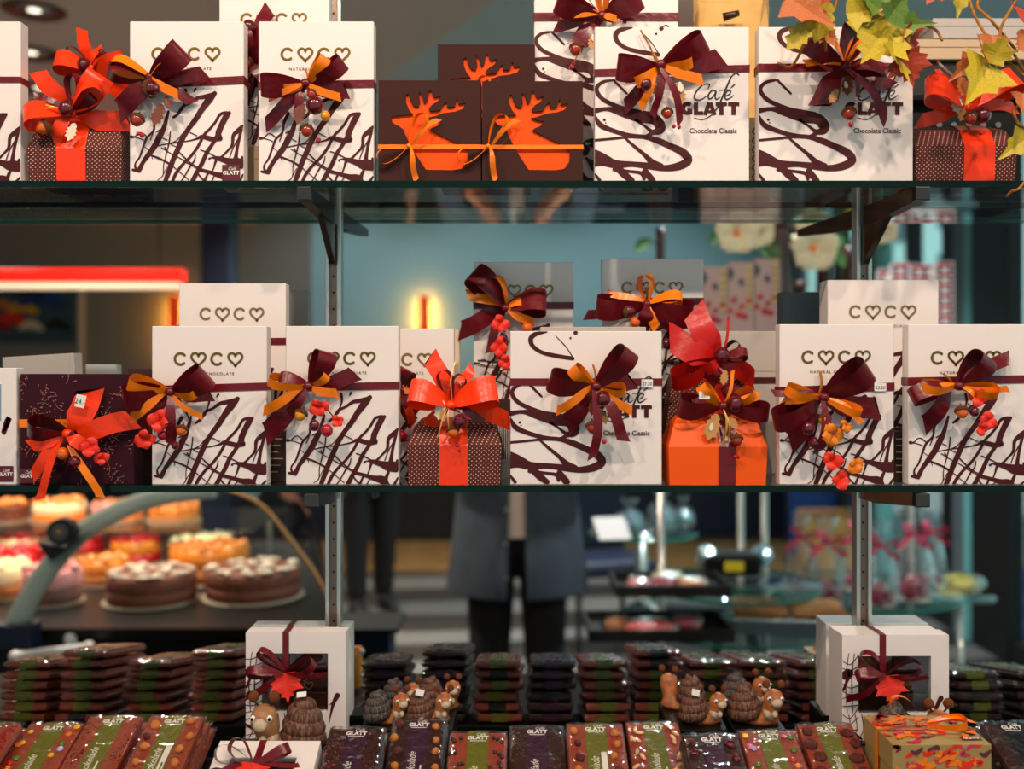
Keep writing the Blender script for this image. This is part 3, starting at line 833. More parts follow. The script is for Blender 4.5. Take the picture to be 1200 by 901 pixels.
decorate(g.root, T, (440, 330), 'R T 388 132 64; R L 282 330 95; R L 608 288 112 25; R T 615 450 120; D L 318 285 22 60; D L 500 248 44; R T 500 250 60',
         'berry 412 318 32', y0=.01)
g = pouch('spotted gift pouch under the hanging vine, curly red bow and pale leaf', (900, 0), 690, 1165, 828, 660, 540, (915, 1060), Y1, ZT); T = g.loc(900, 0)
decorate(g.root, T, (940, 508), 'R T 725 545 66; R L 722 450 135 30; R L 1168 408 115 -30; R T 1182 500 52; R T 805 315 22; D L 905 285 30 65; D L 985 400 30; D T 790 288 14; R T 975 365 24',
         'leafw 880 490 50 170; leaft 905 540 36 200; acorn 935 562 28 20; berry 1000 546 34; berryb 985 628 11; twig 940 560 4 990 636', y0=.02)

# ---- upper shelf, raised row
yb = 1.205; kb = yb / FPX; zbx = EYE - (172 - CV) * kb
g = coco('white heart-lettered box raised behind its neighbours, red berries on its half-hidden bow', 257, 386, 0, yb, zbx, h=.195); T = g.loc(0, 0)
band(g, T(0, 395)[0][1], .008)
decorate(g.root, T, (1190, 300), 'D T 1280 55 80; D L 1120 180 90; D T 1160 460 60; D L 1300 250 80; D T 1270 420 50', 'berry 1185 150 32; berry 1170 380 30; acorn 1180 320 26 30; berryb 1175 420 18; twig 1185 300 6 1170 500 1', y0=0)
riser('carton_block', 'beige carton standing between and behind two white boxes on the upper shelf', 262, 380, yb, ZT, zbx, 'beige_card')
yb = 1.222; kb = yb / FPX; zbx = EYE - (148 - CV) * kb
g = cafe('large swirl-print box raised behind its twin, acorn dangling from the bow', 626, 795, -21, yb, zbx); T = g.loc(600, 0)
band(g, T(0, 80)[0][1], .0105)
decorate(g.root, T, (415, 102), 'D T 200 128 50; D T 300 222 86; D L 224 5 96; D L 566 0 106; D T 540 115 60; O L 385 -28 52; O T 233 90 38; O T 482 127 32',
         'leaft 370 225 36 180; leafw 375 205 18; acorn 293 265 28 10; berryb 275 342 12; berryb 283 325 8; twig 350 110 4 278 330')
t = riser('patterned_carton', 'black and white floral carton under the raised swirl-print box', 632, 785, yb, ZT, zbx, 'white_card')
gq = G(); q_ = []
for i in range(60):
    x, z = rnd.uniform(-.078, .078), rnd.uniform(.004, .060); a = rnd.uniform(0, 6.28); r = rnd.uniform(.005, .013)
    q_.append([(x, z, .003), (x + r * cos(a), z + r * sin(a), .0075), (x + 1.7 * r * cos(a + .5), z + 1.7 * r * sin(a + .5), .002)])
strokes(gq, q_, y=-.0012, clip=(-.08, .08, .001, (zbx - ZT) - .001)); ob('flower_print', gq, 'black_print', t, kind='stuff')
# tan crumpled gift bag and a lace-covered carton between the large boxes
t = thing('paper_bag', 'tan crumpled paper gift bag with brown toggle behind the large swirl boxes', 'gift bag', (P(852, 0, 1.33).x, 1.33, ZT))
g_ = G(); V = []
for i in range(11):
    for j in range(13):
        a = j / 12 * 2 * pi; z = .30 * i / 10
        V.append((.055 * math.copysign(abs(cos(a)) ** .4, cos(a)) + rnd.uniform(-.003, .003), .03 * math.copysign(abs(sin(a)) ** .4, sin(a)) * (1 - .5 * i / 10) + rnd.uniform(-.003, .003), z))
g_.add(V, [(i * 13 + j, i * 13 + j + 1, (i + 1) * 13 + j + 1, (i + 1) * 13 + j) for i in range(10) for j in range(12)])
ob('bag', g_, 'tan_paper', t)
ob('toggle', G().tube([(-.012, -.034, .245), (.008, -.036, .25)], [.006, .004], 8), 'vase_brown', t, True)
ob('side_panel', G().box(-.072, -.052, -.036, .02, 0, .30), 'vase_brown', t)
t = riser('lace_carton', 'narrow cream carton with looped lace edge between the two large swirl boxes', 872, 887, 1.19, ZT, ZT + .085, 'cream_lace')
gq = G(); strokes(gq, [[(x, .008 + i * .011, .0012), (x + .004 * s, .0125 + i * .011, .0016), (x, .018 + i * .011, .0012)] for i in range(6) for x, s in ((-.006, 1), (.006, -1))], y=-.001); ob('loop_print', gq, 'vase_brown', t, kind='stuff')
# machine and cartons behind the garland
t = thing('coffee_machine', 'black electronic coffee machine behind the leaf garland', 'coffee machine', (P(1128, 0, 1.35).x, 1.335, ZT))
ob('housing', G().rbox(-.085, .075, 0, .085, 0, .20, .006), 'rack_black', t)
ob('hood', G().rbox(-.088, .078, -.02, .085, .14, .19, .008), 'black_matte', t)
for i in range(6): ob('button', G().tube([(-.06 + i * .02, -.001, .112), (-.06 + i * .02, -.004, .112)], .004, 10), 'frame_grey', t)
letters(t, 'electronic', -.01, .128, .009, 'frame_grey', -.0008)
for i, (u0, u1, v0, v1, m, lab) in enumerate(((1062, 1215, 12, 32, 'beige_card', 'flat pinkish carton lying on top of the black machine'), (1090, 1230, -12, 12, 'grey_card', 'pale carton stacked on the flat pinkish carton'))):
    yy = 1.34; kk = yy / FPX; a, b = EYE - (v1 - CV) * kk, EYE - (v0 - CV) * kk
    if i == 0: a = ZT + .2005; za = a + .028
    else: a = za + .0005
    t = thing('flat_carton', lab, 'carton', (P((u0 + u1) / 2, 0, yy).x, yy - .01, a)); w = (u1 - u0) * kk / 2
    ob('tray', G().rbox(-w, w, 0, .09, 0, .016, .001), m, t); ob('lid', G().rbox(-w - .001, w + .001, -.001, .091, .016, .027, .001), m, t)

# ---- leaf garlands
def garland(name, label, vines, leaves, y):
    t = thing(name, label, 'garland', P(vines[0][0][0], vines[0][0][1], y)); o = Vector(t.location)
    for v in vines:
        pts = [P(a, b, y + (.012 * sin(i * 2.1))) - o for i, (a, b) in enumerate(v)]
        ob('vine', G().tube(pts, .0016 if len(v) > 3 else .0026, 7, sm=5), 'twig', t, True)
    for i, (u, v, size, ang, kind, m) in enumerate(leaves):
        me = leaf_mesh(kind, .35, .3)
        ob('leaf', me, m, t, loc=P(u, v, y - .012 - .006 * (i % 4)) - o, scale=size * y / FPX, rot=(radians(rnd.uniform(-25, 25)), radians(ang), radians(rnd.uniform(-35, 35))))
garland('hanging_leaf_garland', 'autumn garland of yellow and red leaves hanging over the large swirl box', 
        [[(985, -40), (978, 10), (955, 30), (940, 58), (927, 78), (912, 74)], [(985, -40), (1010, 5), (1042, 20), (1070, 26), (1095, 34), (1104, 47)], [(960, -30), (968, 8), (967, 40), (968, 60)], [(995, -30), (1002, 10), (1018, 18), (1040, 18)]],
        [(1040, 32, 64, 215, 'maple', 'leaf_yellow'), (1048, 48, 52, 175, 'maple', 'leaf_yellow'), (992, 16, 48, 80, 'ivy', 'leaf_yellow'), (1040, 24, 46, 30, 'ivy', 'leaf_green'), (1046, 28, 44, 95, 'ivy', 'leaf_green'),
         (1060, 38, 34, 120, 'maple', 'leaf_red'), (1062, 62, 38, 170, 'maple', 'leaf_red'), (925, -4, 60, 130, 'ivy', 'leaf_rust'), (945, -8, 46, 160, 'maple', 'leaf_red'), (966, 40, 16, 250, 'maple', 'leaf_rust'), (968, 42, 16, 100, 'maple', 'leaf_rust'),
         (972, 2, 46, 200, 'oak', 'leaf_yellow'), (1025, -10, 46, 60, 'ivy', 'leaf_green'), (1088, -14, 40, 110, 'ivy', 'leaf_red'), (1030, 10, 30, 300, 'ivy', 'leaf_green'), (955, 22, 44, 225, 'oak', 'leaf_yellow')], 1.10)
garland('hanging_leaf_garland', 'twisting vine with rusty and yellow leaves hanging over the spotted pouch',
        [[(1130, -30), (1138, 8), (1152, 36), (1172, 62), (1195, 84), (1225, 105)], [(1165, -30), (1145, 4), (1160, 22), (1182, 48), (1192, 60)], [(1205, -20), (1185, 10), (1172, 40), (1190, 66), (1204, 90)],
         [(1200, 120), (1188, 130), (1194, 145), (1204, 152)], [(1212, 200), (1200, 214), (1193, 222), (1186, 224), (1180, 230)]],
        [(1162, 42, 42, 185, 'ivy', 'leaf_rust'), (1150, 52, 40, 210, 'ivy', 'leaf_rust'), (1160, 78, 74, 218, 'ivy', 'leaf_yellow'), (1164, 72, 30, 20, 'maple', 'leaf_yellow'), (1205, 160, 40, 232, 'ivy', 'leaf_yellow'),
         (1190, 8, 36, 195, 'ivy', 'leaf_red'), (1142, 70, 34, 230, 'ivy', 'leaf_rust'), (1125, 90, 26, 160, 'oak', 'leaf_rust'), (1196, 34, 30, 170, 'oak', 'leaf_rust'), (1128, -10, 30, 190, 'ivy', 'leaf_yellow'), (1198, 110, 34, 190, 'ivy', 'leaf_rust')], 1.10)

# ---------------------------------------------------------------- lower shelf, front row
OY = 375
g = Gift('window_box', 'white box with red corner logo beside the burgundy floral box, mostly out of view', -100, 19, 431, Y1, ZM, 'chocolate box'); w, h = g.w, g.h
ob('carton', G().rbox(-w / 2, w / 2, 0, .02, 0, h, .0008, 1), 'white_card', g.root)
ob('side_window', G().box(w / 2 - .021, w / 2 - .0175, -.0006, .0004, h * .55, h * .86), 'foil_silver', g.root)
print_layer(g.root, 'drizzle_print', [[(w * 1000 - 16, h * 550, 3), (w * 1000 - 11, h * 470, 7), (w * 1000 - 8, h * 430, 6), (w * 1000 - 14, h * 560, 4)]], w, h, 'choc_print')
ob('logo_patch', G().box(w / 2 - .022, w / 2 - .003, -.0011, -.0006, .004, .022), 'logo_red', g.root)
letters(g.root, 'GLATT', w / 2 - .0125, .0105, .0058, 'white_print', -.0014, bold=.03); letters(g.root, 'Café', w / 2 - .0115, .0155, .0048, 'white_print', -.0014, shear=.4)

g = Gift('floral_box', 'dark burgundy floral box with wide red bow and trailing orange ribbon ends', 23.5, 157, 438, Y1, ZM); w, h = g.w, g.h; T = g.loc(0, OY)
ob('carton', G().rbox(-w / 2, w / 2, 0, .03, 0, h, .001), 'floral_base', g.root)
for m_, cnt, sd in (('floral_sprig', 26, 5), ('floral_pale', 26, 9)):
    rr = random.Random(sd); ss, gq = [], G()
    for i in range(cnt):
        x, z = rr.uniform(-.062, .062), rr.uniform(.004, h - .006); a0 = rr.uniform(0, 6.28)
        ss.append([(x, z, .0004), (x + .008 * cos(a0), z + .008 * sin(a0), .0005), (x + .016 * cos(a0 + .3), z + .016 * sin(a0 + .3), .0004)])
        for j in range(9):
            a = a0 + rr.uniform(-.9, .9); r = rr.uniform(.006, .018)
            ex, ez = x + r * cos(a), z + r * sin(a); ss.append([(ex, ez, .0006), (ex + .0017 * cos(a), ez + .0017 * sin(a), .0012)])
    strokes(gq, ss, y=-.0004, clip=(-w / 2, w / 2, .0005, h), n=2); ob('sprig_print', gq, m_, g.root, kind='stuff')
ob('logo_patch', G().box(-w / 2 + .001, -w / 2 + .019, -.0011, -.0006, .002, .019), 'logo_red', g.root)
letters(g.root, 'GLATT', -w / 2 + .010, .0085, .0055, 'white_print', -.0014, bold=.03); letters(g.root, 'Café', -w / 2 + .0105, .0133, .0046, 'white_print', -.0014, shear=.4)
band(g, T(0, 484)[0][1], .0095, 'orange_satin', .03)
decorate(g.root, T, (358, 528), 'R T 432 335 118 14; R T 640 478 92 18; D L 205 448 98; R T 165 585 62; R T 178 715 50; R T 208 822 46; O T 495 826 34; D T 385 560 90; R T 470 600 60',
         'berryo 342 617 28; flower 470 590 50; berry 400 655 28; flower 520 640 34; leaf 400 600 28 190')
def price(g, T, x, y, w, h, txt, a=0, yy=-.030):
    (px, pz), kk = T(x, y)
    t = ob('price_tag', G().rbox(-w * kk / 2, w * kk / 2, -.0003, .0003, -h * kk / 2, h * kk / 2, .0002, 1), 'tag_white', g.root, loc=(px, yy, pz), rot=(0, radians(a), 0))
    ob('price_lettering', text_mesh(txt, 1.0), 'black_print', t, loc=(0, -.0006, -h * kk * .22), scale=h * kk * .55)
price(g, T, 414, 378, 46, 58, '24.-', 12, -.021)

g = coco('white heart-lettered box with red petals and small acorn, beside the burgundy floral box', 178, 312.5, 382, Y1, ZM); T = g.loc(0, OY)
band(g, T(0, 318)[0][1], .009, slope=.03)
decorate(g.root, T, (830, 336), 'D T 650 495 72; D T 1000 350 70; D L 625 322 104 -30; D L 990 228 116 32; O L 664 262 62; O L 950 312 46; O T 638 450 42; O T 978 456 28; D T 838 578 46',
         'flower 790 468 58; flower 728 552 50; acorno 890 510 25 10; berryb 797 533 22; berry 858 580 18; twig 830 340 4 900 480 1')
g = coco('white heart-lettered box with red berries and orange acorn hanging over the drizzle', 335, 467, 382, Y1, ZM); T = g.loc(300, OY)
band(g, T(0, 312)[0][1], .009, slope=.02)
decorate(g.root, T, (266, 310), 'D T 42 525 96; D T 472 258 74; D L 318 140 92 35; D L 130 300 60; O L 98 252 44; O L 335 240 42; O T 52 415 46; O T 402 346 42; D T 180 452 38',
         'acorny 233 440 28 20; flower 322 408 46; berry 297 488 25; berryb 352 512 28; flower 405 470 30 1; twig 270 315 5 250 268; twig 320 400 3 380 480 1')
yq = 1.24
g = coco('greyish heart-lettered box half hidden behind the small spotted pouch', 406, 532, 385, yq, ZM, foil='gold_foil_grey'); T = g.loc(300, OY)
band(g, T(0, 380)[0][1], .008)
decorate(g.root, T, (690, 330), 'D L 735 240 90; D T 735 480 60; O T 722 320 50; R T 738 495 40; D T 740 420 50', 'berryb 690 540 28')
g = pouch('small spotted pouch with bright red bow and white-tipped leaf, before the greyish box', (300, OY), 708, 1150, 775, 590, 470, (858, 993), Y1 + .002, ZM); T = g.loc(300, OY)
decorate(g.root, T, (915, 398), 'R T 780 495 70; R T 820 172 86; R T 1008 222 56; R T 1192 480 84; R L 718 368 120 30; R L 1138 358 135 -30; D L 832 262 28 60; D L 1005 286 28 -60; D T 1060 470 40; G T 940 180 6; G T 845 545 6; G T 900 520 5',
         'leafw 866 420 48 190; leaft 880 445 30 170; berry 957 472 32; acorno 926 522 28 -10; berryb 945 582 11; berryb 958 608 8; twig 935 540 4 942 610', y0=.02)
g = cafe('large white swirl-print box with price tag on its ribbon, beside the small spotted pouch', 598, 775.5, 388, Y1, ZM); T = g.loc(600, OY)
band(g, T(0, 290)[0][1], .0085, slope=.0)
decorate(g.root, T, (385, 310), 'D T 250 482 94; D T 556 290 84; D L 178 246 98 -32; D L 512 122 98 32; O L 290 208 58; O L 520 296 42; O T 202 416 42; O T 548 426 42; D T 522 556 58; D T 368 640 42',
         'leaf 372 405 40 190; leaft 420 450 36 160; berry 416 366 35; acorn 368 497 28 0; berryb 390 565 10; berryb 422 562 11; twig 385 310 5 378 208; twig 390 500 3 395 560 1')
price(g, T, 632, 297, 54, 38, '27.20', 0, -.0022)
g = pouch('tall spotted pouch with dark red pointed bow, behind the orange pouch', (600, OY), 722, 1166, 775, 540, 225, (900, 1000), 1.2265, ZM, rib='dark_red_satin', d=.045); T = g.loc(600, OY)
decorate(g.root, T, (960, 185), 'K T 868 -45 120 8; K T 752 90 130 10; K L 728 246 92; K T 1128 280 90; D T 912 292 74; D L 1022 88 36 50; D L 1088 186 44; K T 1010 -10 14; K T 880 250 60',
         'berry 972 166 38; berry 1010 330 40; leaft 985 270 36 190', y0=.012)
g = pouch('orange gift pouch with burgundy band, pale oak leaf and acorn', (600, OY), 733, 1196, 768, 590, 445, (968, 1047), Y1, ZM, 'orange_card', 'burgundy_satin', .066); T = g.loc(600, OY)
decorate(g.root, T, (985, 402), 'D L 782 368 96 -30; D T 848 372 80; D L 1198 402 76 25; D T 1090 330 60; O L 896 292 54; O L 1104 304 48; O T 1162 362 42; O T 1036 238 18; G T 990 590 12; G T 1010 560 8',
         'leaft 935 500 66 200; leafw 930 500 20 190; leaft 1030 480 36 150; leafw 1020 480 16 170; berry 1040 392 38; acorn 1047 560 26 0; berryb 1036 638 9; berryb 1054 640 9; twig 985 440 4 1040 636', y0=.02)
price(g, T, 893, 352, 50, 36, '25.-', 0, -.012)
g = coco('white heart-lettered box with price tag, orange petals and red petals trailing low', 913.5, 1047.5, 380, Y1, ZM); T = g.loc(900, OY)
band(g, T(0, 322)[0][1], .0095, slope=.04)
decorate(g.root, T, (232, 360), 'D T 88 562 112; D T 492 420 104; D L -12 442 98 -30; D L 402 196 135 32; O L 60 296 46; D T 2 328 34; O T 48 366 38; O L 394 402 36; O T 412 472 38; D T 205 612 46',
         'acorny 230 462 27 10; flowero 262 532 58; flowero 320 490 34; berry 182 567 25; berry 155 500 30; flower 262 650 54; flowero 362 670 44 1; flower 302 738 46; twig 232 358 6 238 240; twig 300 520 3 300 640 1; twig 290 600 3 350 650 1')
price(g, T, 523, 315, 56, 38, '23.20', 0, -.0022)
g = coco('white heart-lettered box with acorn, one plum berry and red petals, next to the tagged box', 1064.5, 1201, 380, Y1, ZM); T = g.loc(900, OY)
band(g, T(0, 282)[0][1], .0095, slope=.02)
decorate(g.root, T, (855, 308), 'D T 715 484 90; D L 640 385 76; D T 1108 170 64; D L 940 152 126 32; O L 672 282 44; O T 636 322 28; O L 1016 296 44 40; O T 1076 328 30; O T 942 385 26',
         'acorno 862 428 28 0; flower 935 360 50; berry 915 425 22; flower 975 470 46; flower 950 505 34; twig 855 308 5 812 250; twig 930 390 3 970 450 1')

# ---- lower shelf, raised row: boxes standing on stacked bar cartons
def raised(label, u0, u1, vt, Y, hb, foil='gold_foil_grey', driz=True, rm='bar_carton', rl='', d=.019):
    zt = EYE - (vt - CV) * Y / FPX; zb = zt - hb
    g = coco(label, u0, u1, vt, Y, zb, hb, d, foil=foil, driz=driz)
    riser('bar_carton', rl, u0 + 3, u1 - 3, Y, ZM, zb, rm, .02)
    return g
g = raised('greyish heart-lettered box raised behind the box with red petals and small acorn', 210, 335, 332, 1.236, .187, rl='brown carton under the raised box behind the red petals and small acorn')
T = g.loc(0, OY); band(g, g.h - .073, .0088)
g = raised('white heart-lettered box raised above the swirl-print box, big bow beside its lettering', 555, 672, 307, 1.30, .182, rl='brown carton under the raised box above the small spotted pouch', foil='gold_foil'); T = g.loc(300, 200)
band(g, T(0, 632)[0][1], .009)
decorate(g.root, T, (1172, 648), 'D T 955 742 84; D T 1092 850 44; D L 1000 510 116 30; D L 1358 655 118 -30; O L 1085 532 44 50; O T 995 578 48; O L 1262 648 44; O T 1300 720 40',
         'flower 1145 720 46; flower 1140 830 48; berryo 1270 742 26; berry 1160 790 22; flower 1175 900 36; twig 1150 760 5 1130 960 1; twig 1130 900 4 1040 890 1; twig 1150 940 6 1100 1000 1')
g = raised('white heart-lettered box raised beside the patterned gift bags, plum acorn under its bow', 705.5, 824.5, 303, 1.28, .182, rl='brown carton under the raised box behind the dark red pointed bow', foil='gold_foil'); T = g.loc(600, 200)
band(g, T(0, 612)[0][1], .009)
decorate(g.root, T, (622, 632), 'D T 342 668 46; D T 770 745 76; D L 388 618 104 -28; D L 830 655 116 30; O L 575 508 50 50; O T 452 572 34; O L 776 640 54; O T 662 745 44; D T 600 745 80',
         'acornr 540 666 30 -85; berryo 565 715 24; twig 622 632 6 626 548; berry 715 815 26; twig 720 780 5 700 960 1; twig 720 900 5 800 860 1')
g = raised('greyish heart-lettered box raised behind the box with trailing petals, no ribbon', 970, 1100, 328, 1.245, .187, rl='brown carton between the two boxes with price tag and plum berry', d=.035)
# plain cartons behind
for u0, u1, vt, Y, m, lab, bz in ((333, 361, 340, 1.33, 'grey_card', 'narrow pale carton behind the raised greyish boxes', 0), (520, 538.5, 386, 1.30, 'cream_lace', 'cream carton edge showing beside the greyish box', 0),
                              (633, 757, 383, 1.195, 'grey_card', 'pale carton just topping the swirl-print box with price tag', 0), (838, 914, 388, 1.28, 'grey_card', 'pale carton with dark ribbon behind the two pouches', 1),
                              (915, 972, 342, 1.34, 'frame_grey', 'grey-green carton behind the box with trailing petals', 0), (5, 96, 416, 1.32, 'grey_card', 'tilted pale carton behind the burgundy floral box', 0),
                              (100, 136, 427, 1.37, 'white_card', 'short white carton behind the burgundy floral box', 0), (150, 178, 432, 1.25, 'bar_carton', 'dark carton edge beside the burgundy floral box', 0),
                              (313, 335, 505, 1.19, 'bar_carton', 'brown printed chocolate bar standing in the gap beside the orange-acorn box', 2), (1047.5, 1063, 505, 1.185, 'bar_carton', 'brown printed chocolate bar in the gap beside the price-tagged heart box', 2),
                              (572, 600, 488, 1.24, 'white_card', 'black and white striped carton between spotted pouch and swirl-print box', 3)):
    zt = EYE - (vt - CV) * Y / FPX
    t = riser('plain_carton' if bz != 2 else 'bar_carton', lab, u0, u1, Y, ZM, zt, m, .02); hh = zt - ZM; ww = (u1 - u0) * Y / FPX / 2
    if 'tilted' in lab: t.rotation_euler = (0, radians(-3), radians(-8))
    if bz == 1: ob('ribbon_band', G().box(-ww - .0006, ww + .0006, -.0010, .0206, hh - .068, hh - .060), 'choc_print', t)
    if bz == 2:
        for j in range(6): ob('print_line', G().box(-ww * .7, ww * (.7 - .25 * (j % 3)), -.0012, -.0007, hh - .010 - j * .008, hh - .0088 - j * .008), 'beige_card', t)
    if bz == 3:
        gq = G(); 
        for j in range(12): gq.box(-ww + j * .0024, -ww + j * .0024 + .001, -.0009, -.0003, hh * .3, hh)
        ob('stripe_print', gq, 'black_print', t, kind='stuff')

# ---------------------------------------------------------------- chocolate bars
BW, BL, BT = .0655, .150, .0105
bar_g = G().rbox(-BW / 2, BW / 2, -BL / 2, BL / 2, 0, BT, .002, 2); SLAB = bar_g.mesh('slab')
BANDW = .0255
BAND = G().rbox(-BANDW / 2, BANDW / 2, -BL / 2 - .0008, BL / 2 + .0008, -.0006, BT + .0007, .0008, 1).mesh('paper_band')
g_ = G(); nx, ny = 14, 24; V = []
fr = random.Random(4)
for sgn in (1, -1):
    for i in range(nx + 1):
        for j in range(ny + 1):
            x = (i / nx - .5) * (BW + .0028); y = (j / ny - .5) * (BL + .012)
            edge = min(i, nx - i, j, ny - j)
            z = BT / 2 + sgn * ((BT / 2 + .0030 + fr.uniform(-.0012, .0012)) if edge > 0 else .0006)
            V.append((x, y, z))
st = (nx + 1) * (ny + 1)
g_.add(V, [(s * st + i * (ny + 1) + j, s * st + (i + 1) * (ny + 1) + j, s * st + (i + 1) * (ny + 1) + j + 1, s * st + i * (ny + 1) + j + 1) for s in (0, 1) for i in range(nx) for j in range(ny)])
FILM = g_.mesh('wrapper', True)
def lay_flat(me, nm):
    """a lettering mesh laid on the xy plane facing up"""
    m2 = me.copy(); m2.name = nm
    for q in m2.vertices: q.co = (q.co.x, q.co.z, 0)
    return m2
T_GL = lay_flat(text_mesh('GLATT', 1.0, bold=.05), 'glatt_flat'); T_CA = lay_flat(text_mesh('Café', 1.0, shear=.4), 'cafe_flat')
T_SM = G().add([(-4.2, 0, 0), (4.2, 0, 0), (4.2, .5, 0), (-4.2, .5, 0)], [(0, 1, 2, 3)]).mesh('small_flat')      # fine print, unreadable in the photo: a plain line
T_MI = lay_flat(text_mesh('Milchschokolade', 1.0, shear=.45, sx=.8, align='LEFT'), 'milk_flat'); T_ED = lay_flat(text_mesh('Edle Schokolade', 1.0, shear=.45, sx=.8, align='LEFT'), 'dark_flat')
T_LN = G().add([(0, 0, 0), (9.2, 0, 0), (9.2, .34, 0), (0, .34, 0)], [(0, 1, 2, 3)]).mesh('line_flat')
def nugget(n, jit, sz, nm):
    return G().ball((0, 0, 0), 1, n, 1, 1, sz, jit).mesh(nm, True)
NUT, BEAD, LENT, PECAN = nugget(6, .12, .8, 'hazelnut'), nugget(6, .05, .9, 'bead'), nugget(8, 0, .5, 'lentil'), nugget(7, .22, .55, 'pecan')
SLIV = G().ball((0, 0, 0), 1, 6, 1, .42, .3).mesh('sliver', True)
CRUMB = {}
def crumbs(seed, n, size, m):
    key = (seed, n, size)
    if key not in CRUMB:
        rr = random.Random(seed); g = G(); cl = [(rr.choice((-1, 1)) * rr.uniform(.017, .030), rr.uniform(-.07, .07)) for _ in range(14)]
        for i in range(n):
            c = rr.choice(cl); x, y = c[0] + rr.gauss(0, .0042), c[1] + rr.gauss(0, .0065)
            if not .0148 < abs(x) < .0322 or abs(y) > .073: continue
            r = size * rr.uniform(.6, 1.3); z = BT + r * .4
            g.add([(x - r, y - r * .6, z), (x + r, y - r * .5, z), (x, y + r, z), (x, y, z + r * .9), (x, y, z - r)], [(0, 1, 3), (1, 2, 3), (2, 0, 3), (1, 0, 4), (2, 1, 4), (0, 2, 4)])
        CRUMB[key] = g.mesh('crumbs')
    return CRUMB[key]
PIECES = [(s * x, y) for s in (-1, 1) for x, y in ((.0225, .060), (.0245, .040), (.0210, .019), (.024, -.003), (.0215, -.024), (.024, -.046), (.022, -.064))]
def bar(label, loc, rot, choc, bandm, top, group, detail=True, seed=0, strip=False):
    t = thing('chocolate_bar', label, 'chocolate bar', loc, rot, group); rr = random.Random(seed * 7 + 1)
    ob('slab', SLAB, choc, t); ob('paper_band', BAND, bandm, t)
    zz = BT + .0010
    if detail:
        ob('lettering', T_GL, 'white_print', t, loc=(0, BL / 2 - .0125, zz), scale=.0078); ob('lettering', T_CA, 'white_print', t, loc=(.003, BL / 2 - .0062, zz), scale=.0062)
        ob('lettering', T_SM, 'white_print', t, loc=(0, BL / 2 - .0155, zz), scale=.0022)
        ob('script_lettering', T_MI if bandm == 'band_green' else T_ED, 'white_print', t, loc=(.001, -.052, zz), rot=(0, 0, pi / 2), scale=.0135)
        if strip: ob('price_strip', G().box(.004, .0105, -.055, .028, BT + .0007, BT + .0011), 'tag_white', t)
        ob('fine_lettering', T_LN, 'white_print' if not strip else 'choc_print', t, loc=(.0088, -.052, zz + .0003), rot=(0, 0, pi / 2), scale=.0055)
    else:
        ob('lettering', T_GL, 'white_print', t, loc=(0, BL / 2 - .0115, zz), scale=.0072)
    if top in ('hazel', 'hazel_dark', 'pecan', 'cran'):
        for i, (x, y) in enumerate(PIECES):
            if not detail and i % 7 > 1: continue
            x += rr.uniform(-.003, .003); y += rr.uniform(-.004, .004)
            if top == 'pecan': ob('pecan', PECAN, 'nut_dark', t, loc=(x, y, BT + .002), scale=.0068 * rr.uniform(.9, 1.2), rot=(0, 0, rr.uniform(0, 6)))
            elif top == 'cran': ob('cranberry', PECAN, 'berry_red' if i % 3 else 'nut_dark', t, loc=(x, y, BT + .0015), scale=.0058 * rr.uniform(.8, 1.25), rot=(0, 0, rr.uniform(0, 6)))
            else: ob('hazelnut', NUT, 'nut_gold' if rr.random() < .7 else 'nut_dark', t, loc=(x, y, BT + .002), scale=.0055 * rr.uniform(.85, 1.15), rot=(rr.uniform(0, 3), rr.uniform(0, 3), 0))
    elif top == 'lentil':
        cs = ('candy_orange', 'candy_yellow', 'candy_lilac', 'candy_green', 'candy_red', 'candy_pink')
        for i, (x, y) in enumerate(PIECES):
            for q in range(1 + (i % 2)):
                if not detail and i % 7 > 1: continue
                ob('sugar_lentil', LENT, rr.choice(cs), t, loc=(x + rr.uniform(-.006, .006), y + rr.uniform(-.006, .006) + q * .006, BT + .0012), scale=.0036 * rr.uniform(.9, 1.2))
    elif top == 'beads':
        for i, (x, y) in enumerate(PIECES):
            for q in range(3):
                if not detail and i % 7 > 1: continue
                ob('dark_bead', BEAD, 'crumb_dark', t, loc=(x + rr.uniform(-.007, .007), y + rr.uniform(-.007, .007), BT + .0014), scale=.0027)
    elif top == 'almond':
        for i, (x, y) in enumerate(PIECES):
            for q in range(2):
                if not detail and i % 7 > 1: continue
                ob('almond_sliver', SLIV, 'almond', t, loc=(x + rr.uniform(-.005, .005), y + rr.uniform(-.006, .006), BT + .001 + .0012 * q), scale=.0062, rot=(0, 0, rr.uniform(0, 3)))
    elif top in ('pink', 'green', 'dark', 'red'):
        n, s = {'pink': (90, .0013), 'green': (110, .0011), 'dark': (240, .0009), 'red': (330, .0015)}[top]
        ob('crumb_topping', crumbs(seed + len(top), n, s, top), {'pink': 'crumb_pink', 'green': 'crumb_green', 'dark': 'crumb_dark', 'red': 'crumb_red'}[top], t, kind='stuff')
    if not detail:
        for c in t.children:
            if c.name.split('.')[0] in ('hazelnut', 'pecan', 'cranberry', 'sugar_lentil', 'dark_bead', 'almond_sliver'): c.location.z -= .0028
    ob('wrapper', FILM, 'film', t)
    return t

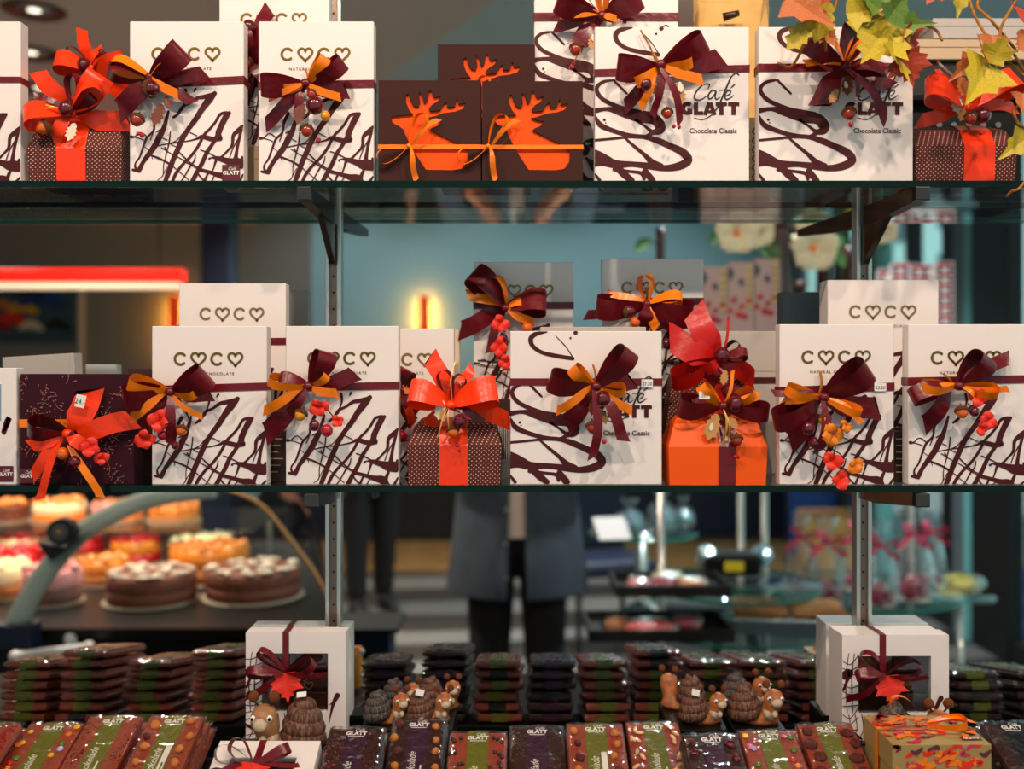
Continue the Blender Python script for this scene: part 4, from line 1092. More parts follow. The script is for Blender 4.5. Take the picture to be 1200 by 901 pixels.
# slanted rack: bars lie on a black wedge
TILT = radians(22)
YR, ZR = 1.192, .985                      # rear top of the wedge surface
rk = thing('slanted_rack', 'black slanted rack carrying the front row of wrapped chocolate bars', 'rack', (0, YR, ZCNT))
hR = ZR - ZCNT - .002
yfr = -(hR - .004) / math.tan(TILT) * .999
for a_, b_ in ((-1.25, -.370), (-.229, .398), (.548, 1.25)):
    g_ = G(); g_.add([(x, y, z) for x in (a_, b_) for y, z in ((yfr, 0), (yfr, hR + yfr * math.tan(TILT)), (0, hR), (.006, hR), (.006, 0))],
                     [(0, 1, 2, 3, 4), (9, 8, 7, 6, 5)] + [(i, 5 + i, 5 + (i + 1) % 5, (i + 1) % 5) for i in range(5)])
    ob('wedge', g_, 'rack_black', rk)
    ob('rear_lip', G().rbox(a_, b_, .007, .012, 0, hR - .001, .001), 'rack_black', rk)
def on_rack(u, v, lift=0):
    """point on the rack plane (raised by lift along its normal) seen at pixel u, v"""
    n = Vector((0, -sin(TILT), cos(TILT))); p0 = Vector((0, YR, ZR)) + n * lift
    d = P(u, v, 1) - Vector((0, 0, EYE)); t = (p0 - Vector((0, 0, EYE))).dot(n) / d.dot(n)
    return Vector((0, 0, EYE)) + d * t
SL = Vector((0, cos(TILT), sin(TILT))); NR = Vector((0, -sin(TILT), cos(TILT)))
rows = [ # u of the top edge centre, v of the top edge, extra turn, chocolate, band, topping, label, layers, strip
    (-2, 851, 0, 'milk_choc', 'band_green', 'red', 'milk chocolate bar thickly strewn with red crumbs, green band', 3, False),
    (71, 851, 0, 'milk_choc', 'band_green', 'lentil', 'green-banded milk bar with few coloured sugar lentils beside the dark-crumb bar', 2, False),
    (140, 843, 0, 'milk_choc', 'band_green', 'dark', 'green-banded milk bar strewn with dark chocolate crumbs', 2, False),
    (211, 843, 0, 'milk_choc', 'band_green', 'hazel', 'green-banded hazelnut bar with white strip beside the dark-crumb bar', 3, True),
    (421, 857, 0, 'dark_choc', 'band_purple', 'pink', 'dark bar with pink crumbs and purple band', 3, False),
    (493, 847, 0, 'dark_choc', 'band_purple', 'hazel', 'dark hazelnut bar with purple band beside the pink-crumb bar', 2, False),
    (561, 862, 0, 'milk_choc', 'band_green', 'beads', 'green-banded milk bar with small dark round beads', 3, False),
    (629, 855, 0, 'dark_choc', 'band_purple', 'green', 'dark bar sprinkled with green pistachio crumbs, purple band', 2, False),
    (696, 852, 0, 'milk_choc', 'band_green', 'hazel', 'green-banded hazelnut bar with white strip beside the almond bar', 3, True),
    (763, 850, 0, 'milk_choc', 'band_green', 'almond', 'green-banded milk bar with pale almond slivers', 1, False),
    (830, 864, 0, 'dark_choc', 'band_purple', 'cran', 'dark bar with glossy cranberries and purple band', 3, False),
    (896, 860, 0, 'milk_choc', 'band_green', 'lentil', 'green-banded milk bar with many coloured sugar lentils beside the cranberry bar', 3, False),
    (963, 852, 0, 'milk_choc', 'band_green', 'pecan', 'green-banded milk bar with red-brown pecans', 3, False),
    (1176, 850, 0, 'dark_choc', 'band_black', None, 'plain dark bar with near-black band beside the orange patterned box', 3, False)]
for i, (u, v, turn, ch, bd, tp, lab, lay, strp) in enumerate(rows):
    top = (lay - 1) * .0205
    for q in range(lay):          # q = 0 lies on top
        lift = top - q * .0205 + .0046
        e = on_rack(u, v, top + .0046)
        c = e - SL * (BL / 2 + .006) + SL * (.013 * q) - NR * (.0205 * q) + Vector((.0006 * (q % 2), 0, 0))
        lb = lab if q == 0 else {1: 'wrapped bar directly under the ', 2: 'lowest wrapped bar beneath the '}[q] + lab
        bar(lb if len(lb.split()) <= 16 else ' '.join(lb.replace('green-banded ', '').split()[:16]), c, (TILT, 0, radians(turn)), ch, bd, tp, 'wrapped bars on the slanted rack', q == 0, i, strp)

# stepped platform with stacks of bars seen from their short ends
PT = radians(-12)
pf = thing('stack_platform', 'black platform behind the rack carrying the stacked bars', 'platform', (0, 1.40, ZCNT))
g_ = G(); g_.add([(x, y, z) for x in (-1.25, 1.25) for y, z in ((0, 0), (0, .044), (.20, .044 + .20 * math.tan(PT)), (.20, 0))],
                 [(0, 1, 2, 3), (7, 6, 5, 4)] + [(i, 4 + i, 4 + (i + 1) % 4, (i + 1) % 4) for i in range(4)])
ob('base', g_, 'rack_black', pf)
ob('front_lip', G().rbox(-1.25, 1.25, -.006, -.001, 0, .048, .001), 'rack_black', pf)
stacks = [ # u, layers, band, chocolate
    (22, 6, 'band_green', 'milk_choc', 'the fringe of red-crumb bars'), (92, 7, 'band_green', 'milk_choc', 'the sugar lentil and dark-crumb bars'), (168, 6, 'band_green', 'milk_choc', 'the dark-crumb bar'), (247, 7, 'band_green', 'milk_choc', 'the white-strip hazelnut bar'),
    (448, 6, 'band_purple', 'dark_choc', 'the pink-crumb bar'), (520, 7, 'band_purple', 'dark_choc', 'the dark hazelnut bar'), (572, 6, 'band_green', 'milk_choc', 'the dark-bead bar'), (638, 6, 'band_purple', 'dark_choc', 'the pistachio bar'),
    (686, 6, 'band_green', 'milk_choc', 'the hazelnut bar beside the almonds'), (738, 7, 'band_green', 'milk_choc', 'the almond bar'), (805, 6, 'band_green', 'milk_choc', 'the cranberry bar'), (866, 6, 'band_green', 'milk_choc', 'the many-lentil bar'), (930, 6, 'band_green', 'milk_choc', 'the pecan bar'),
    (1150, 5, 'band_green', 'dark_choc', 'the near-black banded bar'), (1226, 5, 'band_green', 'dark_choc', 'the near-black banded bar, outermost stack')]
ord_ = ('bottom', 'second', 'third', 'fourth', 'fifth', 'sixth', 'seventh')
xs_prev = None
for i, (u, nl, bd, ch, where) in enumerate(stacks):
    rr = random.Random(i + 40); yc = 1.409 + (i % 2) * .006
    x = (u - CU) * yc / FPX
    if xs_prev is not None and x - xs_prev < .078: x = xs_prev + .078
    xs_prev = x
    n_ = Vector((0, sin(-PT), cos(PT))); s_ = Vector((0, cos(PT), sin(PT)))
    for q in range(nl):
        base = Vector((x + rr.uniform(-.003, .003), 1.402, ZCNT + .044)) + s_ * (BL / 2 + .008 + rr.uniform(0, .012)) + n_ * (.0045 + q * .0150)
        t = thing('chocolate_bar', f'wrapped bar, {ord_[q]} from below in the stack behind {where}', 'chocolate bar', base, (PT, 0, radians(rr.uniform(-2.5, 2.5))), 'wrapped bars stacked on the platform')
        ob('slab', SLAB, ch, t); ob('paper_band', BAND, bd if rr.random() < .9 else 'band_black', t)
        if q == nl - 1: ob('lettering', T_GL, 'white_print', t, loc=(0, -BL / 2 + .005, BT + .001), scale=.0072)
        ob('wrapper', FILM, 'film', t, scale=(1, 1, .72), loc=(0, 0, BT * .14))

# ---------------------------------------------------------------- window boxes, snails, leaf boxes on the counter
def bow3(root, K, loops, m, y0):
    for i, (kd, x, z, w, tl) in enumerate(loops):
        ob('bow_loop' if kd == 'L' else 'bow_tail', rib_loop(K, (x, z), w, tl, base=.002 + .0016 * i) if kd == 'L' else rib_tail(K, (x, z), w, tl, base=.002 + .0016 * i), m, root, True, loc=(0, y0, 0))
def window_box(label, loc, rot, w, h, d=.026, front=True, wires=True):
    t = thing('window_box', label, 'chocolate box', loc, rot)
    wx0, wx1, wz0, wz1 = -w / 2 + .020, w / 2 - .022, .034, h - .026
    out = [(-w / 2, 0), (w / 2, 0), (w / 2, h), (-w / 2, h)]; hole = [(wx0, wz0), (wx1, wz0), (wx1, wz1), (wx0, wz1)]
    tr = tessellate_polygon([[Vector((a, b, 0)) for a, b in out], [Vector((a, b, 0)) for a, b in hole]])
    g = G(); g.add([(a, 0, b) for a, b in out + hole], tr)
    g.add([(a, 0, b) for a, b in hole] + [(a, .012, b) for a, b in hole], [(i, (i + 1) % 4, 4 + (i + 1) % 4, 4 + i) for i in range(4)])
    g.add([(a, 0, b) for a, b in out] + [(a, d, b) for a, b in out], [(4, 5, 6, 7)] + [(i, (i + 1) % 4, 4 + (i + 1) % 4, 4 + i) for i in range(4)])
    ob('carton', g, 'white_card', t)
    ob('inner_tray', G().box(wx0, wx1, .012, .014, wz0, wz1), 'dark_choc', t)
    cx, cz = (wx1 - wx0) / 2, (wz1 - wz0) / 3
    for i in range(2):
        for j in range(3):
            ob('chocolate_block', G().rbox(wx0 + i * cx + .0012, wx0 + (i + 1) * cx - .0012, .0045, .0118, wz0 + j * cz + .0012, wz0 + (j + 1) * cz - .0012, .002), 'dark_choc', t)
    ob('window_film', G().box(wx0 - .002, wx1 + .002, .0012, .0016, wz0 - .002, wz1 + .002), 'box_window', t)
    if front:
        gq = G(); k = w / .136
        strokes(gq, [letter_c((wx0 + wx1) / 2 * 1000 + 1.5, -(wz0 + wz1) / 2 * 1000 + 4, 3.8, 1.6), heart((wx0 + wx1) / 2 * 1000 + 17, -(wz0 + wz1) / 2 * 1000 + 4, 10.5, 1.5)], lambda x, z: (x / 1000, -z / 1000), y=.0008); ob('heart_lettering', gq, 'gold_foil', t)
        ss = []
        for i in range(11):      # web of fine chocolate lines over the lower corner
            z = .004 + i * .0095; ss.append([(-w / 2, z, .0008), (-w / 2 + .010, z + rnd.uniform(-.006, .006), .0010), (wx0, z + rnd.uniform(-.008, .010), .0011)])
        for i in range(7):
            x = -w / 2 + .004 + i * .008; ss.append([(x, .001, .0011), (x + .006, .014, .0009), (x + .004, .032, .0012)])
        for x in (-w / 2 + .006, -w / 2 + .013): ss.append([(x, .034, .001), (x + rnd.uniform(-.003, .003), .075, .0012), (x + .002, .108, .0008)])
        ss += [[(-w / 2 + .002, h - .050, .010), (-w / 2 + .010, h - .046, .009), (-w / 2 + .006, h - .056, .004), (-w / 2 + .001, h - .068, .003)],
               [(wx1 + .012, h - .078, .0065), (wx1 + .007, h - .088, .0045), (wx1 + .003, h - .104, .0018), (wx1 + .0015, h - .112, .001)], [(wx1 + .010, h - .084, .003), (wx1 + .002, h - .090, .001)],
               [(-w / 2, .018, .003), (-w / 2 + .013, .010, .0035), (-w / 2 + .024, .002, .002)]]
        gq = G(); strokes(gq, ss, y=-.0004, clip=(-w / 2, w / 2, .0005, h)); ob('drizzle_print', gq, 'choc_print', t, kind='stuff')
        kx, kz = -w / 2 + .050, h - .048
        ob('ribbon_band', G().strip([(kx, d + .0006, kz), (kx, d + .0006, h + .0006), (kx, -.0008, h + .0006), (kx, -.0008, kz)], [(.004, 0, 0)] * 4), 'burgundy_satin', t)
        bow3(t, (kx, kz), (('L', kx - .036, kz + .020, .008, 50), ('L', kx + .034, kz + .024, .011, 35), ('T', kx + .052, kz - .001, .006, 15), ('T', kx - .048, kz - .028, .010, -20), ('L', kx - .040, kz - .004, .011, 40)), 'burgundy_satin', 0)
        ob('maple_leaf', leaf_mesh('maple', .2, .15), 'petal_red', t, loc=(kx + .002, -.012, kz - .002), scale=(.032, .03, .032), rot=(.1, radians(172), .1))
    else:
        ob('ribbon_band', G().strip([(-w / 2 + .05, -.0008, 0), (-w / 2 + .05, -.0008, h + .0006), (-w / 2 + .05, d + .0006, h + .0006)], [(.004, 0, 0)] * 3), 'burgundy_satin', t)
    return t
ZB = ZCNT
def standing(label, u0, u1, vt, Y, front=True, lean=0, zb=None):
    k = Y / FPX; zb = ZB if zb is None else zb
    return window_box(label, (((u0 + u1) / 2 - CU) * k, Y, zb), (lean, 0, 0), (u1 - u0) * k, EYE - (vt - CV) * k - zb, front=front)
ZBX = .998
def block(label, x0, x1, y0, y1):
    t = thing('display_block', label, 'display block', ((x0 + x1) / 2, y0, ZCNT)); w = (x1 - x0) / 2; d = y1 - y0
    ob('body', G().rbox(-w, w, 0, d, 0, ZBX - ZCNT - .0025, .002), 'rack_black', t); ob('top_plate', G().rbox(-w, w, 0, d, ZBX - ZCNT - .0025, ZBX - ZCNT, .001), 'counter_black', t)
block('small black block under the leafed window box with brown snail', -.345, -.205, 1.204, 1.272)
block('small black block under the pale rear window box beside the brown snail', -.345, -.205, 1.304, 1.34)
block('small black block under the leafed window box behind the orange box', .403, .535, 1.204, 1.274)
block('small black block under the rear window boxes behind the orange box', .403, .545, 1.304, 1.364)
standing('white window box with red maple leaf behind the brown snail with price sticker', 288, 405, 741, 1.222, zb=ZBX)
standing('pale window box edge directly behind the box with brown snail', 296, 411, 733, 1.306, False, zb=ZBX)
standing('white window box with red maple leaf behind the orange patterned box', 987, 1112, 744, 1.216, zb=ZBX)
for q, (a, b, v, y) in enumerate(((979, 1099, 739, 1.2445), (968, 1088, 731, 1.306), (963, 1081, 726, 1.3335))):
    standing(('first', 'second', 'third')[q] + ' plain window box in the row behind the orange box and leaf', a, b, v, y, False, zb=ZBX)
FT = Vector((P(317, 0, 1.135).x, 1.135, EYE - (868 - CV) * 1.135 / FPX))        # rear top edge of the flat box
wg = thing('display_wedge', 'small black wedge under the flat window box before the brown snail', 'wedge', (FT.x, FT.y, ZCNT))
hw = FT.z - .0265 / cos(TILT) - ZCNT - .001
ob('wedge', G().add([(x, y, z) for x in (-.055, .055) for y, z in ((-.142, 0), (-.142, hw - .142 * math.tan(TILT)), (.005, hw + .005 * math.tan(TILT)), (.005, 0))], [(0, 1, 2, 3), (7, 6, 5, 4)] + [(i, 4 + i, 4 + (i + 1) % 4, (i + 1) % 4) for i in range(4)]), 'rack_black', wg)
window_box('white window box lying flat with red leaf, before the large brown snail', FT - SL * .15, (TILT - pi / 2, 0, 0), .116, .15)

def snail(label, loc, rz, s, shell='snail_shell', skin='snail_skin', tier=4, lean=0):
    """coiled shell standing on a plump body with a raised head and two felt-tipped feelers"""
    t = thing('snail_figure', label, 'figurine', loc, (0, 0, rz), 'snail figures on the counter'); t.scale = (s, s, s)
    # body: foot, neck, head (head looks toward -y, sits at +x)
    g = G().loft([(0.012, 0, 0, .026, .016), (.014, 0, .006, .028, .018), (.020, -.003, .016, .018, .016), (.026, -.008, .026, .0145, .015), (.028, -.012, .036, .0165, .017), (.029, -.014, .047, .0165, .018), (.029, -.013, .056, .012, .013), (.029, -.012, .060, .003, .003)], 16)
    b = ob('body', g, skin, t, True)
    ob('muzzle', G().ball((.030, -.029, .042), .0088, 8, 1.05, .9, .85), 'snail_pale', t, True)
    ob('belly', G().ball((.022, -.012, .020), .0125, 8, .95, .9, 1.1), 'snail_pale', t, True)
    for q in (-1, 1):
        e = ob('eye', G().ball((0, 0, 0), .0038, 8), 'eye_white', t, True, loc=(.029 + q * .0100, -.026, .048))
        ob('pupil', G().ball((q * .0004, -.0019, 0), .0024, 6), 'eye_black', e, True)
        ob('feeler', G().tube([(.029 + q * .006, -.012, .057), (.029 + q * .009, -.012, .060), (.029 + q * .011, -.013, .063)], .0011, 6, sm=3), 'twig_dark', t, True)
        ob('feeler_ball', G().ball((.029 + q * .0125, -.013, .0685), .0068, 8, jit=.05), 'felt_brown', t)
        ob('hand', G().ball((.022 + q * .006, -.024, .022), .0052, 6, 1, .8, 1.3), 'snail_pale', t, True)
    # shell: one coil winding up
    pts, rs = [], []; N = 15 * tier
    for i in range(N + 1):
        a = i / N; ang = a * tier * 2 * pi + 1.2; R = .0168 * (1 - a ** 2.4); r = .0128 * (1 - .28 * a ** 2) * (1 if i > 2 else .5 + .25 * i)
        pts.append((-.016 + R * cos(ang) - lean * a, .002 + R * sin(ang) * .9, .0115 + a * .050)); rs.append(r if i < N else .006)
    ob('shell', G().tube(pts, rs, 10), shell, t, True)
    return t
ZSN = ZBX
S1 = snail('large brown snail figure with price sticker on its shell before the window box', (P(355, 0, 1.172).x - .0154, 1.172, ZSN), 0, .94, 'snail_shell', 'snail_tan')
S1.scale = (-.96, .96, 1.06)                      # head and shell swapped
ob('price_sticker', G().rbox(-.006, .006, -.0004, .0004, -.003, .003, .0002, 1), 'tag_white', S1, loc=(-.0165, -.010, .070), rot=(-.6, .1, 0))
S2 = snail('large dark-shelled snail figure with brown face behind the orange box', (P(1068, 0, 1.172).x, 1.172, ZSN), 0, .94, 'snail_grey', 'snail_skin', 3, .008)
for S_, lab, x0, x1 in ((S1, 'small dark tray under the large brown snail figure', -.347, -.232), (S2, 'small dark tray under the dark-shelled snail figure', .415, .53)):
    sb = thing('display_tray', lab, 'tray', ((x0 + x1) / 2, S_.location.y, ZCNT)); hh = ZSN - ZCNT; w = (x1 - x0) / 2
    ob('tray_block', G().rbox(-w, w, -.030, .029, 0, hh - .0035, .002), 'rack_black', sb); ob('felt_pad', G().rbox(-w + .001, w - .001, -.029, .028, hh - .0035, hh - .0004, .001), 'counter_black', sb)
# clusters of small snails standing on the stacks
zc = 1.008
for a_, b_, w_ in ((428, 532, 'pink-crumb and hazelnut bars'), (780, 846, 'cranberry bar'), (852, 912, 'many-lentil bar')):
    x0, x1 = P(a_, 0, 1.265).x, P(b_, 0, 1.265).x
    lg = thing('display_ledge', 'narrow black ledge under the small snails behind the ' + w_, 'ledge', ((x0 + x1) / 2, 1.265, ZCNT)); w = (x1 - x0) / 2
    ob('riser_board', G().rbox(-w, w, -.038, .066, 0, zc - ZCNT - .0045, .002), 'rack_black', lg); ob('ledge_top', G().rbox(-w, w, -.039, .067, zc - ZCNT - .0045, zc - ZCNT - .0004, .001), 'counter_black', lg)
for u, dy, rz, s, lab, sh in ((452, 0, .3, .64, 'small snail figure beside the pink-crumb bar, round eye turned sideways', 'snail_grey'), (470, .055, -.1, .60, 'small snail figure peeking over another behind the pink-crumb bar', 'snail_grey'),
                          (502, 0, .2, .66, 'small snail figure with white price tag behind the dark hazelnut bar', 'snail_shell'), (514, .055, .1, .64, 'small snail figure behind the price-tagged snail and hazelnut bar', 'snail_shell'),
                          (800, .055, pi - .3, .7, 'small snail figure facing away behind the cranberry bar', 'snail_shell'), (822, 0, .2, .66, 'small snail figure with white price tag behind the cranberry bar', 'snail_shell'),
                          (884, 0, 0, .76, 'small snail figure with tall coiled shell behind the many-lentil bar', 'snail_shell'), (872, .055, .2, .72, 'small snail figure hidden behind the tall coiled one', 'snail_grey')):
    yy = 1.25 + dy
    t = snail(lab, (P(u, 0, yy).x, yy, zc), rz, s, sh)
    if 'price tag' in lab: ob('price_tag', G().rbox(-.008, .008, -.0004, .0004, -.006, .006, .0003, 1), 'tag_white', t, loc=(-.018, -.016, .064), rot=(-.3, .3, 0))
# orange patterned box
k = 1.13 / FPX
ob_ = thing('gift_box', 'orange and olive scroll-patterned box with orange ribbon bow, before the dark snail', 'gift box', (.452, 1.048, ZCNT))
zl = (EYE - (872 - CV) * 1.048 / FPX) - ZCNT
w = .106 / 2
ob('box_base', G().rbox(-w + .002, w - .002, .002, .088, 0, zl - .02, .001), 'foliage_box', ob_)
ob('lid', G().rbox(-w, w, 0, .09, zl - .028, zl, .001), 'foliage_box', ob_)
rr = random.Random(3)
for m_, cnt in (('petal_red', 15), ('orange_satin', 13), ('crumb_pink', 6), ('berry_red', 5)):
    gq = G(); gt = G(); ss = []; st_ = []
    for i in range(cnt):
        x, z, a = rr.uniform(-.05, .05), rr.uniform(zl - .026, zl - .002), rr.uniform(0, 6.28)
        ss.append([(x, z, .002), (x + .006 * cos(a), z + .005 * sin(a), .0055), (x + .012 * cos(a + .9), z + .006 * sin(a + .9), .003)])
        x, z, a = rr.uniform(-.05, .05), rr.uniform(.006, .084), rr.uniform(0, 6.28)
        st_.append([(x, z, .003), (x + .008 * cos(a), z + .008 * sin(a), .008), (x + .018 * cos(a + .9), z + .016 * sin(a + .9), .004)])
    strokes(gq, ss, y=-.0004, clip=(-w, w, zl - .0278, zl - .0004)); ob('scroll_print', gq, m_, ob_, kind='stuff')
    strokes(gt, st_, y=0, clip=(-w, w, .001, .089))
    gt.v = [(x, z, zl + .0004 + .00005 * cnt) for x, y, z in gt.v]; ob('scroll_print', gt, m_, ob_, kind='stuff')
ob('ribbon_band', G().strip([(-w - .0006, .045, 0), (-w - .0006, .045, zl + .001), (w + .0006, .045, zl + .001), (w + .0006, .045, 0)], [(0, .005, 0)] * 4), 'orange_satin', ob_)
for i, (a, L_, kd) in enumerate(((168, .042, 'L'), (15, .038, 'L'), (200, .05, 'T'), (-12, .052, 'T'))):
    gq = (rib_loop if kd == 'L' else rib_tail)((0, 0), (L_ * cos(radians(a)), L_ * .42 * sin(radians(a)) + (.008 if kd == 'L' else 0)), .010, 55 if kd == 'L' else 10, base=.002)
    ob('bow_loop' if kd == 'L' else 'bow_tail', gq, 'orange_satin', ob_, True, loc=(0, .042, zl + .004), rot=(-pi / 2 + (.9 if kd == 'L' else 0), 0, 0))
ob('logo_patch', G().box(w - .026, w - .005, .010, .020, zl + .0006, zl + .0010), 'logo_red', ob_)
ob('lettering', T_GL, 'white_print', ob_, loc=(w - .0155, .0125, zl + .0013), scale=.0058)

# ---------------------------------------------------------------- shop interior: ceiling lights, wall lamps, picture, light canopy
ZS = ZC - .07
def on_ceiling(u, v):
    y = (ZS - EYE) * FPX / (CV - v); return P(u, v, y)
for u, v, lab in ((40, 12, 'large round recessed ceiling spotlight above the corner white box'), (37, 62, 'round recessed ceiling spotlight, middle of the three above the spotted pouch'), (46, 103, 'round recessed ceiling spotlight just above the flame-red bow')):
    p = on_ceiling(u, v)
    t = thing('ceiling_downlight', lab, 'ceiling light', p, group='recessed ceiling lights')
    ob('rim', G().lathe([(.075, 0), (.085, -.006), (.112, -.006), (.118, -.001), (.118, 0)], 28, cap=False), 'rim_metal', t, True)
    ob('reflector', G().lathe([(.075, -.001), (.060, .018), (.04, .030)], 24), 'chrome', t, True)
    ob('bulb', G().lathe([(0, -.002), (.024, -.001), (.03, .012), (.024, .028)], 20), 'downlight_glow', t, True)
    lamp('downlight_and_fill', 'SPOT', (p.x, p.y, p.z - .02), 60, (1, .86, .7), (p.x, p.y, 0), .05, 110, .6)
# further spots without fixtures, added to brighten the room
for x in (-3.2, -1.3): 
    for y in (3.2, 6.0): lamp('downlight_and_fill', 'SPOT', (x, y, ZS - .02), 210, (1, .86, .7), (x, y, 0), .06, 120, .7)
for x in (-1.6, -.3, 1.0): lamp('added_wall_fill', 'SPOT', (x, 7.7, ZC - .04), 20, (.88, .97, 1), (x, 9.0, 1.75), .06, 110, .8)  # no such fixtures: added only to brighten the teal back wall
lamp('downlight_and_fill', 'SPOT', (.9, 5.5, ZC - .02), 300, (.86, .96, 1), (.9, 5.5, 0), .06, 120, .7)  # this spot and the next: cool fill added for the dim room
lamp('downlight_and_fill', 'SPOT', (.9, 3.2, ZC - .02), 220, (.86, .96, 1), (.9, 3.2, 0), .06, 120, .7)

# red light canopy over the bar
yl = 5.2; a = P(-60, 315, yl); b = P(212, 331, yl); c = P(212, 338, yl)
t = thing('light_canopy', 'glowing red light canopy with white light strip along its lower edge', 'light canopy', (a.x, yl, c.z))
ob('red_fascia', G().rbox(0, b.x - a.x, 0, .09, b.z - c.z, a.z - c.z, .006), 'sign_red', t)
ob('light_strip', G().rbox(.01, b.x - a.x - .01, .005, .06, 0, b.z - c.z, .004), 'strip_white', t)
for x in (.15, 1.1): ob('hanger_rod', G().tube([(x, .045, a.z - c.z), (x, .045, ZS - c.z)], .006, 8), 'frame_black', t)

# abstract picture on the wall part painted grey for shade
p = P(33, 366, 8.9)
t = thing('wall_picture', 'blurred colourful abstract picture hanging on the wall part painted grey as shade', 'picture', (p.x, YW - .035, p.z))
ob('canvas', G().box(-.4, .4, -.012, .012, -.26, .26), 'facade_dark', t)
rr = random.Random(2)
for i, (m_, x, z, r) in enumerate((('petal_red', -.18, -.1, .16), ('candy_yellow', -.08, .02, .12), ('navy_bright', .1, .08, .2), ('black_matte', .24, -.14, .12), ('cake_orange', -.25, .05, .09), ('orchid_white', .0, -.14, .1), ('navy', -.02, .17, .13), ('ball_pink', -.28, -.16, .09))):
    gq = G(); strokes(gq, [[(x - r, z, r * .3), (x, z + r * .35, r * .8), (x + r, z - r * .1, r * .4)]], y=-.0135 - i * .0004, clip=(-.39, .39, -.25, .25)); ob('paint_stroke', gq, m_, t)
for x0, x1, z0, z1 in ((-.42, -.4, -.28, .28), (.4, .42, -.28, .28), (-.4, .4, .26, .28), (-.4, .4, -.28, -.26)): ob('frame_bar', G().box(x0, x1, -.02, .012, z0, z1), 'frame_grey', t)
p = P(91, 370, 8.9); struct('trim_3', G().box(p.x - .02, p.x + .02, YW - .045, YW - .02, 1.0, 2.3), 'ceiling_grey')

def sconce(u, lab, y=YW):
    y = YW - (.02 if u < 300 else 0)
    p = P(u, 385, y - .12); t = thing('wall_lamp', lab, 'wall lamp', (p.x, y, p.z), group='orange wall lamps')
    ob('wall_plate', G().rbox(-.02, .02, -.012, 0, -.22, .26, .003), 'rim_metal', t)
    ob('arm', G().tube([(0, -.012, 0), (0, -.10, 0)], .008, 8), 'rim_metal', t)
    ob('front_shade', G().loft([(0, -.10, z, .05, .018) for z in (-.28, 0, .30)], 14, True, (pi, 2 * pi)), 'lamp_orange', t, True)
    ob('tube_bulb', G().tube([(0, -.085, -.24), (0, -.085, .26)], .014, 10), 'lamp_warm', t, True)
    for z in (-.15, .05, .2): lamp('sconce_light', 'POINT', (p.x, y - .066, p.z + z), 3.6, (1, .44, .06), None, .015)
sconce(497, 'orange wall lamp glowing on the teal wall beside the slotted post')
sconce(203, 'orange wall lamp behind the raised greyish box near the red light canopy')
# dark bar counter against the back wall
x0, x1 = P(395, 0, 8.4).x, P(700, 0, 8.4).x
t = thing('bar_counter', 'black bar counter along the far wall behind the standing people', 'bar counter', ((x0 + x1) / 2, 8.4, 0)); w = (x1 - x0) / 2
ob('front', G().box(-w, w, .22, .55, .004, 1.0), 'black_matte', t); ob('top', G().rbox(-w - .03, w + .03, .18, .58, 1.0, 1.04, .005), 'counter_black', t)

